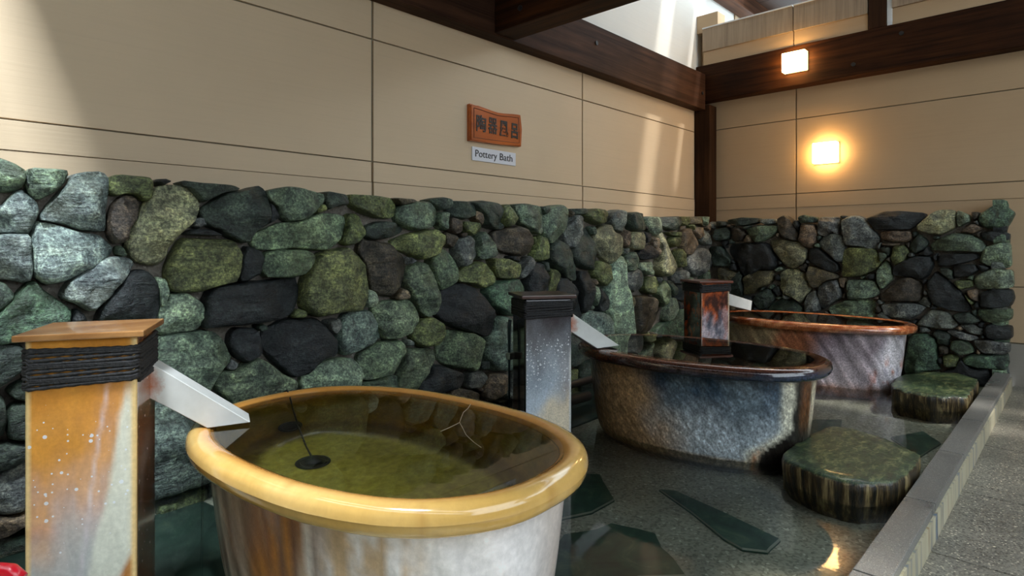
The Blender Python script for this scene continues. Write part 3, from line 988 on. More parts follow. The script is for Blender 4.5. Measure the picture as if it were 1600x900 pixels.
v-94,1181 -139,1219 -183,1217 -234,1227 -263,1181 -243,1132 -197,1129 -168,1122 -116,1126;
g1503,-49 1555,-48 1590,-40 1644,-22 1644,38 1606,89 1548,68 1519,37 1465,1;
k-1042,28 -1063,10 -1102,-35 -1050,-53 -1015,-50 -980,-48 -927,-26 -932,30 -966,76 -1022,83;
d-1160,329 -1125,268 -1074,228 -1021,261 -997,298 -975,344 -992,411 -1058,387 -1115,383;
d-526,14 -546,-34 -501,-56 -459,-50 -411,-43 -380,3 -408,51 -457,51 -485,57 -521,51;
d56,610 59,572 64,518 115,507 166,512 209,546 214,600 208,657 154,678 100,701 52,666;
s4930,31 4927,-23 4972,-52 5017,-40 5065,-30 5092,22 5036,49 5005,61 4950,86;
t-1242,767 -1289,759 -1288,712 -1278,674 -1262,625 -1214,658 -1185,665 -1150,684 -1121,732 -1180,748 -1208,760;
g-700,347 -639,334 -592,386 -612,453 -668,474 -713,470 -779,467 -754,405 -738,368;
v-216,-44 -175,-44 -131,-9 -133,53 -179,100 -237,68 -301,75 -330,17 -309,-43 -248,-46;
m4145,297 4110,300 4071,278 4060,230 4075,176 4136,211 4157,216 4217,211 4222,263 4192,304;
t2289,-47 2339,-45 2377,4 2364,73 2300,103 2227,101 2206,33 2188,-28 2253,-42;
g620,38 595,21 563,-22 604,-51 645,-49 690,-54 693,-8 685,21 672,46 642,78;
s2909,660 2870,660 2836,651 2790,633 2778,583 2843,573 2860,559 2892,532 2921,556 2968,586 2949,635;
v4850,576 4805,598 4749,604 4756,537 4748,511 4736,462 4781,446 4822,461 4876,476 4855,528;
g-331,1220 -362,1221 -403,1218 -396,1178 -383,1153 -367,1096 -316,1114 -269,1149 -278,1208;
t2946,-51 3000,-44 3019,11 2994,67 2929,38 2904,34 2847,36 2833,-16 2880,-44 2915,-45;
m-851,615 -873,660 -930,674 -988,645 -957,580 -950,545 -934,483 -875,496 -819,518 -824,578;
t-40,1226 -82,1198 -88,1141 -46,1099 6,1138 31,1150 57,1171 78,1218 28,1233 -5,1227;
m3931,269 3897,218 3953,187 3983,164 4040,141 4040,205 4042,241 4025,283 3975,299;
k-899,405 -867,411 -860,444 -877,476 -914,465 -950,480 -965,446 -974,410 -946,387 -915,400;
s943,61 907,52 898,14 922,-15 948,-40 987,-40 986,5 987,22 981,37 974,75;
k385,537 402,545 401,564 403,581 395,601 372,616 345,607 340,580 325,556 352,544 361,507;
g4788,689 4778,648 4800,611 4841,607 4883,611 4901,652 4887,690 4855,709 4825,697;
g5140,40 5101,16 5123,-21 5158,-43 5199,-32 5210,5 5212,37 5197,77 5161,47;
m-1035,748 -1059,759 -1081,746 -1100,731 -1106,706 -1082,693 -1065,692 -1054,692 -1041,695 -1016,705 -1018,730;
s4028,-20 4004,-42 4039,-49 4052,-54 4066,-50 4098,-42 4095,-9 4068,10 4042,-6;
k-689,314 -690,300 -691,286 -681,271 -660,248 -627,254 -610,283 -619,314 -652,318 -663,327 -680,328;
g3437,1067 3457,1084 3446,1110 3418,1116 3391,1108 3398,1079 3403,1065 3414,1057 3429,1055;
g-865,-32 -843,-54 -820,-52 -807,-51 -781,-55 -794,-31 -794,-17 -804,0 -830,17 -850,-6;
m4854,1154 4871,1130 4884,1114 4903,1122 4915,1130 4922,1145 4912,1157 4899,1164 4884,1161;
g1560,208 1565,174 1564,156 1569,135 1587,112 1622,105 1646,131 1662,163 1649,197 1620,215 1588,229;
g1623,280 1610,273 1579,278 1566,252 1597,238 1610,230 1624,230 1653,216 1673,238 1661,266 1634,270;
g2359,-45 2395,-53 2415,-50 2447,-56 2467,-26 2451,8 2421,38 2389,11 2386,-17;
s-1061,1133 -1066,1119 -1081,1086 -1050,1073 -1026,1091 -1021,1112 -1021,1128 -1022,1159 -1053,1164;
s-27,996 -27,1025 -38,1041 -42,1055 -53,1077 -78,1079 -103,1065 -90,1036 -80,1023 -71,1012 -57,1014;
k5165,820 5155,791 5181,781 5208,789 5210,815 5212,835 5202,862 5178,845 5165,835;
g226,781 194,787 171,763 156,735 162,701 193,685 227,677 234,715 239,733 236,752;
s-974,140 -983,155 -1004,167 -1032,157 -1019,129 -1010,115 -998,96 -960,81 -952,119;
k1083,10 1062,-2 1035,-12 1032,-42 1059,-54 1077,-54 1091,-51 1102,-42 1102,-26 1099,-9;
m238,1190 232,1219 202,1222 175,1213 161,1188 179,1166 190,1152 208,1143 237,1139 232,1170;
g-339,78 -356,104 -383,86 -394,74 -399,61 -397,44 -383,29 -353,21 -334,48;
t-769,1144 -736,1132 -719,1161 -718,1192 -734,1218 -762,1223 -784,1218 -818,1218 -799,1184 -800,1167 -787,1155;
k632,332 604,352 572,351 560,322 524,315 543,289 558,274 575,270 592,269 623,270 631,298;
m1216,219 1234,254 1257,270 1259,300 1245,335 1208,331 1186,311 1148,297 1175,266 1188,244;
k4671,487 4657,508 4634,503 4615,503 4613,483 4612,469 4615,451 4633,451 4652,449 4679,460;
s-146,-47 -120,-52 -101,-54 -78,-54 -65,-33 -64,-9 -78,10 -100,17 -121,12 -124,-10 -126,-21;
g-1013,1155 -989,1157 -975,1175 -947,1199 -975,1220 -1000,1232 -1028,1223 -1042,1197 -1027,1174;
s-566,337 -566,369 -593,355 -607,345 -621,332 -614,314 -600,306 -585,291 -560,294 -535,315;
d-1242,337 -1209,331 -1178,347 -1166,381 -1193,403 -1212,410 -1229,412 -1261,419 -1277,390 -1276,352;
g888,368 876,334 882,302 905,280 937,266 953,298 985,313 961,339 947,356 921,388;
m-750,1126 -729,1094 -728,1068 -705,1051 -681,1066 -663,1081 -650,1106 -677,1119 -689,1149 -717,1137;
k3734,-1 3722,28 3692,23 3660,21 3645,-8 3641,-40 3672,-53 3694,-49 3711,-54 3740,-52 3762,-24;
g5121,667 5152,657 5170,684 5169,716 5151,743 5120,749 5093,736 5073,714 5075,683 5099,668;
g-1264,-10 -1285,13 -1290,-17 -1291,-31 -1287,-43 -1277,-53 -1263,-52 -1242,-51 -1247,-30 -1251,-17;
k3595,27 3572,49 3555,24 3553,2 3532,-32 3565,-45 3595,-50 3623,-34 3624,-4 3609,15;
t3428,213 3460,225 3480,241 3488,265 3474,286 3453,300 3413,314 3412,271 3418,246;
d-567,456 -571,480 -567,498 -570,526 -598,507 -612,508 -619,495 -647,479 -619,468 -606,460 -583,427;
k2483,50 2463,15 2482,-15 2484,-48 2517,-48 2549,-40 2570,-9 2529,8 2517,16;
g-1208,319 -1233,296 -1226,261 -1193,256 -1171,253 -1136,256 -1151,289 -1160,308 -1180,322;
t4297,902 4308,920 4315,926 4317,935 4316,945 4314,964 4297,958 4290,948 4279,941 4273,926 4280,910;
m-954,707 -963,706 -982,715 -994,702 -987,684 -984,666 -964,674 -955,678 -947,682 -944,691 -946,701;
t3404,721 3407,712 3416,707 3426,711 3451,713 3444,734 3432,752 3411,749 3403,733;
k343,-42 351,-55 366,-55 375,-57 383,-52 401,-47 400,-30 388,-20 373,-27 365,-28 358,-33;
k3205,428 3222,420 3236,418 3250,421 3265,431 3260,449 3255,469 3234,474 3210,471 3198,450;
k245,186 236,193 228,197 216,199 207,191 181,179 200,163 214,152 232,141 239,165 243,175;
k-1279,193 -1272,199 -1267,206 -1269,215 -1270,237 -1289,237 -1293,216 -1294,208 -1295,199 -1294,177;
k176,844 155,832 146,813 142,795 144,771 171,780 182,783 191,788 214,796 217,820 200,838;
t-225,389 -213,394 -200,409 -211,424 -226,433 -245,438 -256,422 -259,407 -259,392 -243,390 -234,388;
d-990,974 -989,983 -991,991 -999,994 -1015,1007 -1013,987 -1011,978 -1006,973 -998,970;
v-925,55 -921,29 -902,11 -878,6 -855,17 -839,37 -851,60 -869,69 -886,81 -910,78;
m5141,748 5152,748 5174,737 5181,758 5166,771 5157,776 5143,786 5136,771 5125,757;
v4241,219 4262,216 4259,243 4266,251 4261,260 4255,267 4242,296 4223,281 4230,258 4233,248 4229,232;
m432,6 434,-10 436,-25 450,-34 465,-30 478,-23 472,-8 471,-1 465,4 458,7 445,14;
d1267,322 1283,303 1311,310 1295,338 1288,349 1278,353 1262,359 1245,347 1258,330;
g106,1186 113,1202 109,1219 95,1227 82,1222 79,1211 77,1204 74,1188 89,1179;
m4945,302 4964,310 4972,313 4979,319 5003,333 4980,341 4969,362 4947,357 4948,333 4950,322;
k760,1222 744,1229 736,1232 729,1230 716,1229 708,1216 725,1212 731,1206 739,1209 744,1214;
v2374,101 2359,90 2370,71 2368,62 2377,58 2384,35 2398,46 2411,57 2413,73 2405,88 2389,89;
m-316,67 -309,72 -295,83 -307,93 -318,100 -334,103 -335,86 -336,77 -331,70 -326,51;
d2086,-56 2094,-58 2103,-53 2112,-40 2096,-36 2088,-33 2081,-38 2062,-43 2073,-57;
t5147,1171 5133,1161 5119,1136 5146,1128 5168,1111 5190,1129 5198,1154 5188,1180 5163,1188;
s4305,686 4317,684 4328,686 4339,694 4355,714 4338,730 4317,724 4307,716 4298,708 4299,696;
g3736,927 3752,923 3778,918 3792,941 3790,968 3766,981 3745,986 3737,963 3731,954 3731,942;
g-74,427 -82,426 -86,420 -100,409 -89,398 -76,392 -61,394 -54,408 -49,423 -68,424;
v2334,160 2339,143 2346,158 2350,164 2353,170 2355,181 2343,179 2337,181 2330,177 2314,173 2331,165;
s-825,76 -837,71 -843,59 -839,47 -838,24 -817,22 -808,42 -802,53 -800,67 -801,97;
g3416,565 3407,571 3395,579 3386,568 3383,557 3382,544 3394,538 3405,540 3420,540 3435,553;
m2797,1033 2802,1011 2802,1003 2800,983 2816,995 2825,998 2828,1008 2824,1018 2817,1037;
s-362,-13 -376,-27 -381,-50 -351,-50 -342,-53 -332,-51 -315,-51 -322,-35 -323,-24 -334,-20 -348,1;
v-824,868 -837,860 -841,840 -825,827 -805,824 -791,837 -777,852 -786,870 -805,871 -814,873;
s3812,942 3817,924 3833,912 3847,930 3855,936 3868,946 3864,963 3845,959 3837,957 3819,959;
k906,272 888,277 896,261 900,254 905,249 915,242 930,245 922,260 920,268 914,272;
s-38,373 -31,377 -30,386 -21,406 -39,409 -50,399 -56,393 -63,387 -74,371 -62,358 -45,358;
v3167,1169 3177,1183 3185,1188 3184,1198 3181,1206 3173,1209 3158,1219 3159,1201 3156,1193 3160,1185;
s4627,0 4607,-6 4595,-10 4586,-18 4564,-31 4576,-49 4596,-49 4609,-53 4624,-50 4639,-37 4632,-19;
v-234,733 -215,726 -199,736 -179,747 -177,771 -197,784 -215,790 -238,790 -245,768 -238,751;
d4864,574 4877,563 4887,579 4893,586 4895,595 4901,616 4881,605 4872,606 4864,599 4855,586;
v-815,522 -824,505 -810,492 -789,493 -775,507 -775,527 -790,537 -804,548 -812,531;
s-576,767 -606,753 -575,742 -562,739 -541,726 -524,745 -520,773 -552,772 -564,773;
v2180,1038 2191,1030 2199,1028 2207,1028 2214,1033 2228,1042 2218,1054 2205,1052 2196,1054 2191,1047;
k4128,1092 4138,1110 4123,1123 4120,1136 4108,1129 4100,1125 4097,1116 4103,1109 4110,1104;
g1447,3 1435,0 1419,-11 1425,-32 1444,-42 1464,-37 1466,-17 1466,-5 1461,9;
k-572,428 -581,425 -595,427 -591,413 -591,405 -586,398 -577,380 -564,391 -566,406 -564,413 -566,421;
k2583,917 2600,898 2611,891 2622,890 2651,880 2657,907 2633,919 2621,921 2609,920''',
    '''Rd2336,1210 2205,1231 2070,1219 2061,1185 2154,1162 2222,1155 2327,1183;
d2453,1134 2345,1149 2318,1088 2345,1037 2444,1020 2481,1064;
s2509,1206 2472,1178 2472,1134 2509,1153;
d2453,1204 2354,1197 2345,1162 2444,1147;
g2171,1120 2070,1152 1923,1149 1907,1108 1955,1059 2037,1018 2095,1010 2137,1061;
v2310,1131 2231,1138 2179,1087 2222,1019 2301,1028;
v1907,1206 1852,1236 1805,1203 1774,1137 1736,1081 1744,1025 1797,1025 1875,1058 1899,1116;
t1721,1152 1617,1150 1595,1087 1602,1016 1631,969 1691,969 1729,1025 1713,1088;
d1736,1216 1691,1235 1602,1212 1587,1173 1721,1168;
s2045,1210 1939,1211 1923,1173 2004,1163 2053,1177;
s1566,1211 1424,1207 1417,1130 1438,1069 1473,1093 1530,1055 1580,1079 1580,1172;
k2266,1002 2103,1002 2004,1010 1955,944 1899,830 1939,772 2037,777 2103,734 2171,697 2205,730 2248,831 2345,907 2336,985;
q1979,1026 1891,1034 1797,1017 1736,1009 1676,953 1676,874 1713,826 1782,792 1828,807 1891,871 1939,936;
k1654,953 1587,962 1508,892 1438,832 1431,786 1473,770 1573,806 1639,835 1661,898;
s1558,1040 1466,1085 1403,1061 1382,970 1403,856 1438,847 1494,908 1558,962 1580,1001;
d2509,967 2399,976 2310,839 2336,795 2472,792 2518,861;
o2426,784 2266,745 2266,660 2426,670;
p1923,780 1868,806 1852,782 1907,756;
o2199,694 2081,765 1950,769 1942,695 1974,653 2048,616 2114,562 2191,550;
q1839,780 1746,791 1693,744 1671,690 1641,628 1686,554 1716,505 1762,542 1839,569 1886,624 1878,697 1894,746;
o1656,817 1539,788 1433,745 1433,722 1525,696 1590,638 1634,652 1664,714;
s1575,647 1525,688 1440,707 1412,632 1405,571 1475,521 1561,460 1590,529 1590,599;
s1664,579 1604,614 1583,537 1568,452 1678,420 1686,507;
d2081,556 1982,619 1942,572 1918,524 1966,480 2015,435 2064,423 2114,504;
d1966,472 1870,527 1777,517 1708,466 1708,386 2015,361;
d2312,672 2242,752 2208,710 2208,532 2312,526;
a1503,480 1384,549 1250,565 1184,555 1184,414 1316,373 1454,392;
s1407,1184 1313,1219 1255,1199 1222,1142 1149,1049 1157,1003 1197,947 1272,975 1382,984 1399,1099;
u1382,965 1189,957 1149,902 1141,847 1181,791 1272,741 1407,737 1399,842;
g1373,709 1181,717 1149,608 1238,566 1364,558;
k1230,1189 1125,1240 1015,1241 865,1222 857,1195 909,1135 954,1100 1031,1102 1165,1104 1206,1151;
q902,1126 835,1194 785,1236 693,1237 672,1206 679,1104 763,1058 843,1072 894,1090;
p665,1231 597,1195 590,1153 658,1112 672,1172;
e536,1201 464,1256 407,1266 375,1228 350,1203 369,1155 388,1115 445,1099 517,1109 543,1151;
t1141,1085 1078,1093 954,1087 932,1047 969,1011 1062,1012 1133,1030;
m1054,975 985,984 954,931 985,868 1046,831 1070,885;
t1141,998 1015,998 1031,980 1125,980;
d947,993 894,1064 857,1037 835,1002 865,949 917,922 947,949;
g821,993 763,1036 693,1070 590,1064 530,1018 503,968 530,934 624,942 728,941 814,950;
t637,1086 576,1135 523,1101 570,1068 631,1078;
k536,1068 458,1083 381,1066 381,1025 451,1001 517,1026;
p510,968 407,1009 375,993 369,847 400,830 490,844 536,868 523,935;
k778,906 693,925 556,926 543,893 624,858 693,839 770,829;
k1046,822 969,877 909,905 814,897 806,836 835,766 879,729 947,753 1054,758;
p1165,791 1101,875 1062,803 1062,722 1133,646 1165,708;
p1149,929 1101,921 1101,893 1141,856;
k686,839 570,850 543,809 603,765 679,754;
p556,775 458,828 407,813 363,814 356,701 471,679 550,684 570,733;
m686,728 583,741 576,691 651,670;
k846,702 787,798 723,740 684,693 638,647 586,538 618,516 710,521 804,555 832,628;
v1143,585 1083,657 1009,737 959,748 874,709 881,575 995,564 1121,560;
s1136,524 1017,554 916,552 846,536 888,483 930,438 1031,438 1106,449;
s909,397 860,477 818,513 723,504 684,450 657,420 697,392 818,385;
d690,490 593,514 536,455 580,435 657,428;
s651,421 567,428 523,401 529,361 593,370;
s737,372 664,379 542,344 580,316 657,324;
k529,653 461,680 365,681 353,624 371,569 461,551 529,558;
g542,534 461,547 365,551 365,485 443,451 517,457 542,502;
k504,426 461,442 365,432 365,355 401,335 492,341 511,379;
s574,317 492,329 377,323 377,261 419,241 517,236 555,271;
g697,295 644,321 586,283 567,238 651,204 703,246;
m750,191 684,207 651,171 664,121 737,111;
e631,182 586,216 492,224 407,219 383,168 431,142 555,128 625,151;
e930,320 853,336 791,301 784,211 784,146 764,91 888,48 988,34 973,188 952,292;
m625,648 567,579 580,559 618,616;
v1348,122 1392,210 1386,309 1296,341 1213,361 1135,310 1104,213 1143,108 1253,83;
t1533,11 1649,-4 1746,69 1753,185 1712,290 1603,309 1513,274 1459,195 1455,91;
d2380,179 2365,268 2333,357 2240,394 2137,371 2079,284 2077,181 2138,99 2233,67 2331,92;
v1885,7 1986,34 2082,71 2068,174 2063,261 1988,311 1891,341 1831,259 1790,178 1796,72;
k484,-40 576,-43 626,-40 689,-50 746,-3 752,74 678,104 646,194 587,113 495,125 461,45;
s1506,-40 1468,47 1432,98 1373,144 1323,88 1243,46 1254,-50 1352,-53 1412,-56;
s1096,138 1096,200 1101,240 1094,295 1039,326 978,303 973,241 987,203 987,150 1038,130;
v1019,-56 1075,-48 1118,-15 1137,38 1122,95 1064,103 1017,108 996,66 994,32 979,-17;
s1492,260 1548,297 1516,354 1461,370 1411,359 1362,326 1400,277 1395,199 1463,224;
t2260,413 2307,385 2342,425 2358,477 2344,537 2279,523 2243,517 2178,513 2179,452 2209,406;
v1663,353 1661,400 1623,423 1600,437 1574,432 1517,454 1488,409 1530,369 1549,340 1582,311 1623,327;
k2069,292 2095,341 2118,365 2136,415 2092,447 2053,408 2010,403 2031,365 2022,316;
d897,349 943,327 969,291 1000,329 1025,340 1093,364 1069,418 1010,418 980,415 946,419 920,393;
d1856,311 1868,361 1819,367 1781,364 1729,354 1721,301 1740,253 1784,225 1820,269 1841,285;
g2324,78 2294,70 2244,56 2222,2 2256,-47 2314,-41 2352,-40 2383,-16 2385,21 2380,54 2368,99;
s2161,52 2112,100 2060,50 2021,36 1964,-15 2031,-49 2075,-52 2119,-49 2184,-17;
k1106,-57 1173,-50 1201,-43 1239,-44 1232,-7 1229,19 1224,72 1173,74 1155,27 1133,1;
d793,-7 827,-48 868,-52 900,-47 969,-37 959,27 899,37 868,36 815,44;
d1810,50 1792,60 1766,58 1729,36 1737,-9 1778,-24 1815,-21 1841,4 1822,35;
k1931,623 1911,638 1891,621 1883,608 1880,595 1866,566 1891,552 1917,560 1924,583 1948,601;
v730,201 745,200 768,198 767,221 772,246 748,258 723,253 714,231 716,212;
k807,928 828,911 844,905 858,912 894,914 867,937 856,946 837,975 829,943;
k2191,538 2149,529 2115,539 2119,501 2112,478 2121,439 2160,444 2169,478 2171,496;
s1092,410 1093,391 1112,362 1141,373 1168,393 1160,425 1153,453 1130,474 1105,446 1093,437 1067,427;
k1734,1159 1728,1148 1731,1134 1736,1106 1757,1125 1767,1135 1770,1148 1783,1172 1764,1193 1737,1186;
k2318,796 2306,813 2276,825 2259,798 2252,766 2288,762 2303,758 2316,767 2338,780;
k1689,-49 1706,-54 1730,-54 1753,-34 1728,-13 1720,23 1692,1 1667,-9 1649,-40;
v1179,494 1174,514 1153,526 1142,502 1136,490 1137,475 1151,467 1171,456 1178,478;
k1872,-1 1836,29 1847,-17 1817,-39 1849,-50 1867,-53 1886,-53 1921,-47 1921,-14 1886,-7;
k2395,344 2391,375 2392,391 2391,413 2375,447 2351,414 2340,401 2323,386 2340,371 2351,361 2368,330;
t1381,702 1380,691 1383,680 1384,649 1409,652 1416,677 1419,689 1426,704 1421,725 1400,723 1382,723;
s838,379 822,356 854,349 865,343 879,343 887,354 889,367 887,382 872,384 857,386;
t2178,1050 2166,1076 2143,1054 2129,1047 2129,1031 2125,1013 2143,1008 2157,1009 2179,1010 2198,1030;
s2389,540 2394,563 2383,580 2383,612 2355,621 2323,616 2327,579 2332,562 2335,546 2349,539 2375,511;
v1073,323 1083,314 1098,306 1118,308 1128,326 1140,351 1107,352 1097,365 1084,357 1077,347 1045,336;
d1676,358 1667,341 1661,317 1686,310 1704,308 1713,324 1722,335 1717,348 1716,376 1690,378;
s1412,194 1393,177 1387,159 1391,144 1394,130 1407,126 1418,129 1438,125 1439,143 1440,159 1438,187;
d692,777 684,742 715,748 731,763 745,771 756,788 765,818 732,817 714,817 700,807 686,795;
d717,309 714,269 748,274 779,278 780,311 810,338 791,370 754,364 732,358 712,349 698,328;
d1086,900 1102,927 1110,935 1131,944 1135,970 1103,964 1092,968 1079,965 1076,952 1076,941 1076,926;
s872,551 904,565 874,583 863,607 839,599 830,579 822,559 829,531 857,543;
d1196,404 1172,416 1176,389 1157,367 1177,348 1200,361 1212,370 1235,386 1211,400;
v1735,801 1722,813 1708,814 1680,835 1670,807 1680,787 1682,762 1706,768 1721,772 1730,785;
k2178,391 2198,397 2194,418 2186,435 2168,436 2153,431 2144,417 2144,398 2162,393;
s791,-10 789,23 761,16 754,-10 743,-22 736,-45 761,-47 779,-55 800,-48 794,-25;
g1591,-12 1555,-8 1541,-6 1518,10 1507,-11 1517,-31 1506,-52 1530,-50 1542,-52 1560,-53 1593,-44;
t562,675 541,665 550,640 547,625 546,596 572,600 587,614 596,626 601,640 607,665 583,669;
k1178,726 1191,719 1204,725 1233,727 1225,751 1207,760 1194,762 1178,767 1174,751 1173,739;
v442,104 425,91 427,69 443,57 458,67 466,71 472,80 469,91 461,112;
d556,512 555,504 558,492 570,497 577,501 580,508 584,519 576,527 563,537 552,525;
d1336,344 1343,336 1354,335 1363,342 1375,351 1384,370 1358,370 1349,375 1339,370 1333,362 1306,349;
d2019,353 1995,359 1980,361 1962,357 1945,337 1970,325 1982,320 1998,319 2013,330;
k901,432 909,416 911,408 918,403 928,403 931,413 945,426 926,427 916,439;
k1886,714 1885,705 1890,698 1894,680 1911,681 1924,692 1927,709 1919,724 1906,736 1893,721;
t1504,387 1499,393 1492,399 1479,405 1469,396 1464,382 1479,375 1483,368 1492,367 1498,373 1505,378;
s1106,139 1094,121 1111,112 1129,116 1127,136 1128,144 1122,150 1111,166 1107,147;
d2368,113 2382,100 2393,114 2389,129 2391,147 2373,144 2364,137 2358,129 2359,119;
s1088,890 1075,897 1072,883 1073,874 1068,853 1086,866 1094,868 1102,876 1094,883;
d771,1048 769,1042 770,1035 774,1030 781,1029 795,1023 807,1033 807,1049 788,1050 782,1054 776,1051;
v570,1157 583,1177 585,1195 583,1217 561,1217 542,1215 543,1196 544,1184 552,1175;
g1906,527 1913,540 1900,547 1892,549 1883,548 1867,543 1879,532 1885,525 1894,526;
s1655,831 1668,833 1677,837 1683,847 1679,857 1670,864 1660,859 1654,853 1653,844;
d1610,-58 1622,-56 1642,-54 1635,-35 1633,-15 1613,-14 1605,-30 1597,-39 1594,-55;
k2374,465 2388,458 2392,470 2390,481 2391,496 2377,496 2364,502 2364,484 2360,478 2362,471 2358,450;
v555,1066 547,1067 531,1077 535,1059 536,1050 540,1039 551,1046 557,1051 564,1060;
d1897,345 1904,340 1913,342 1929,346 1918,359 1911,366 1902,366 1894,361 1879,350;
d1933,-52 1951,-53 1976,-49 1962,-25 1968,-1 1944,6 1922,-1 1925,-24 1928,-35;
t1767,230 1753,232 1749,218 1748,206 1757,198 1774,170 1784,198 1789,214 1776,223;
v2299,1145 2320,1142 2330,1142 2339,1146 2345,1156 2341,1167 2330,1173 2320,1167 2297,1166;
v954,962 966,980 972,984 988,992 972,998 965,1002 955,1009 952,997 948,990 952,983;
s944,896 959,899 956,913 954,924 943,928 933,926 924,919 924,906 933,898;
k810,519 833,523 814,536 812,552 798,544 791,536 777,526 793,519 802,516;
t2172,78 2171,63 2177,52 2187,35 2205,43 2218,58 2201,70 2195,77 2187,76;
k2394,-25 2381,-26 2375,-28 2368,-32 2366,-39 2357,-56 2376,-49 2383,-49 2395,-48 2391,-37;
k544,416 549,426 547,437 539,443 525,452 510,442 521,426 519,410 534,413;
v1375,581 1377,573 1383,568 1392,560 1408,562 1404,578 1401,587 1400,605 1382,609 1378,589;
s1121,553 1120,541 1132,537 1142,537 1164,536 1165,557 1153,573 1136,564 1125,563;
d2054,598 2041,609 2039,616 2032,617 2025,618 2006,621 2019,606 2020,599 2025,594 2032,592 2042,592;
t1913,1054 1923,1069 1911,1082 1905,1087 1897,1091 1890,1086 1887,1078 1889,1069 1894,1048;
k2336,1005 2354,991 2353,960 2378,972 2387,988 2395,997 2392,1008 2390,1020 2379,1026 2366,1024 2342,1026;
s1860,554 1861,581 1841,564 1832,558 1813,549 1824,533 1837,528 1849,530 1858,534 1862,544;
t534,244 531,237 533,229 538,222 547,224 554,227 558,235 555,243 553,257 541,250;
k1813,-39 1807,-35 1801,-32 1795,-37 1778,-39 1777,-53 1794,-55 1801,-59 1809,-58 1817,-54 1816,-45;
k1388,1218 1378,1217 1371,1207 1382,1200 1387,1195 1394,1192 1400,1196 1412,1200 1419,1213 1408,1222 1395,1219;
k2282,840 2270,827 2286,824 2294,822 2301,827 2307,832 2306,840 2312,861 2294,849 2287,845;
k750,147 753,126 769,137 774,148 778,155 779,164 771,169 764,177 756,171 750,164 747,156;
k1898,855 1878,846 1869,846 1866,838 1864,830 1866,815 1880,815 1900,816 1887,835;
d516,359 510,353 507,345 514,339 522,336 534,335 534,346 533,356 524,360;
k551,856 522,844 510,845 502,836 480,828 496,814 507,809 517,802 531,803 534,817 538,828;
t658,382 666,386 672,395 665,404 659,411 650,411 641,409 636,401 627,389 641,384 649,378;
t2391,622 2394,634 2392,649 2377,651 2365,653 2352,646 2341,631 2364,625 2370,620 2379,618;
t427,14 434,-2 453,0 451,20 451,30 449,46 431,53 427,32 424,23;
d929,1054 928,1061 934,1080 918,1087 901,1081 905,1062 907,1055 910,1050 917,1047 930,1038;
t1161,590 1155,584 1149,576 1159,571 1165,567 1173,567 1189,568 1179,581 1175,587 1168,591;
d2330,1032 2312,1038 2302,1023 2287,1015 2301,1003 2308,995 2320,994 2329,1002 2329,1014;
v1233,369 1239,360 1249,358 1258,364 1279,372 1259,382 1250,387 1240,387 1235,379;
s847,620 855,621 867,627 862,639 857,657 843,640 837,636 835,628 839,620;
s1157,957 1172,962 1166,979 1165,987 1158,992 1152,995 1135,1009 1137,989 1135,980 1141,974 1142,954;
k542,565 533,552 550,546 558,544 566,542 571,548 575,555 575,563 567,567 560,587 544,581;
s2373,268 2383,253 2394,264 2391,278 2391,286 2397,306 2380,309 2365,305 2367,287 2363,280 2367,273;
k812,904 806,909 800,914 786,929 775,916 786,901 785,893 784,872 801,875 807,890 809,897;
k863,693 869,707 873,713 879,721 869,725 864,728 854,736 841,732 850,717 852,711 856,707;
g1277,731 1273,738 1265,739 1248,744 1249,728 1258,722 1264,717 1271,719 1277,723;
s559,1154 551,1160 546,1153 544,1146 544,1140 539,1121 555,1134 562,1133 566,1139 574,1147 564,1151;
d1168,89 1160,94 1150,96 1135,93 1142,78 1141,62 1156,60 1166,70 1173,78;
d1704,411 1700,416 1694,431 1688,415 1682,412 1676,404 1672,388 1689,389 1697,395 1704,398 1707,405;
d2172,-56 2194,-54 2199,-58 2206,-56 2216,-54 2224,-44 2222,-29 2209,-20 2195,-23 2186,-32 2173,-40;
d1589,1061 1579,1065 1569,1062 1561,1054 1561,1042 1571,1034 1587,1016 1591,1041 1595,1052;
g570,775 577,758 575,750 577,736 590,745 598,747 613,752 598,762 593,767 586,769;
v2333,630 2339,633 2341,640 2350,655 2332,650 2325,654 2319,649 2317,643 2317,636 2320,630 2327,628;
k1991,425 1993,417 1998,411 2006,401 2013,413 2032,416 2015,427 2011,434 2003,433 1993,435;
s791,39 800,35 808,43 829,51 810,61 801,67 788,70 768,63 773,43;
g1580,996 1575,985 1575,970 1589,967 1601,970 1616,975 1607,989 1600,996 1591,1001;
g1973,614 1988,631 1967,636 1951,651 1937,636 1943,619 1946,610 1955,604 1965,606;
d2178,1117 2190,1127 2192,1144 2172,1148 2167,1152 2160,1152 2147,1155 2134,1145 2149,1134 2156,1129 2163,1126''',
]
STONES = [s.replace('\n', '') for s in STONES]

FY = 2.47
FX = 5.28
swl = box('stone_wall', (-3.0, FY + .055, -0.08), (5.45, 2.698, 1.175), M['mortar'], label='long wall of green rounded rocks behind the three tubs', cat='wall')
build_stones(STONES[0][1:], swl, lambda u, z, d: (u, FY - d, z))
swr = empty('stone_wall', (5.4, 1.4, 0.0), 'shorter wall of dark green rocks at the far end, under the wall lamp', 'wall')
box('mortar_core', (FX + .055, 0.415, -0.08), (5.508, 2.52, 1.165), M['mortar'], swr)
build_stones(STONES[1][1:], swr, lambda u, z, d: (FX - d, u, z))
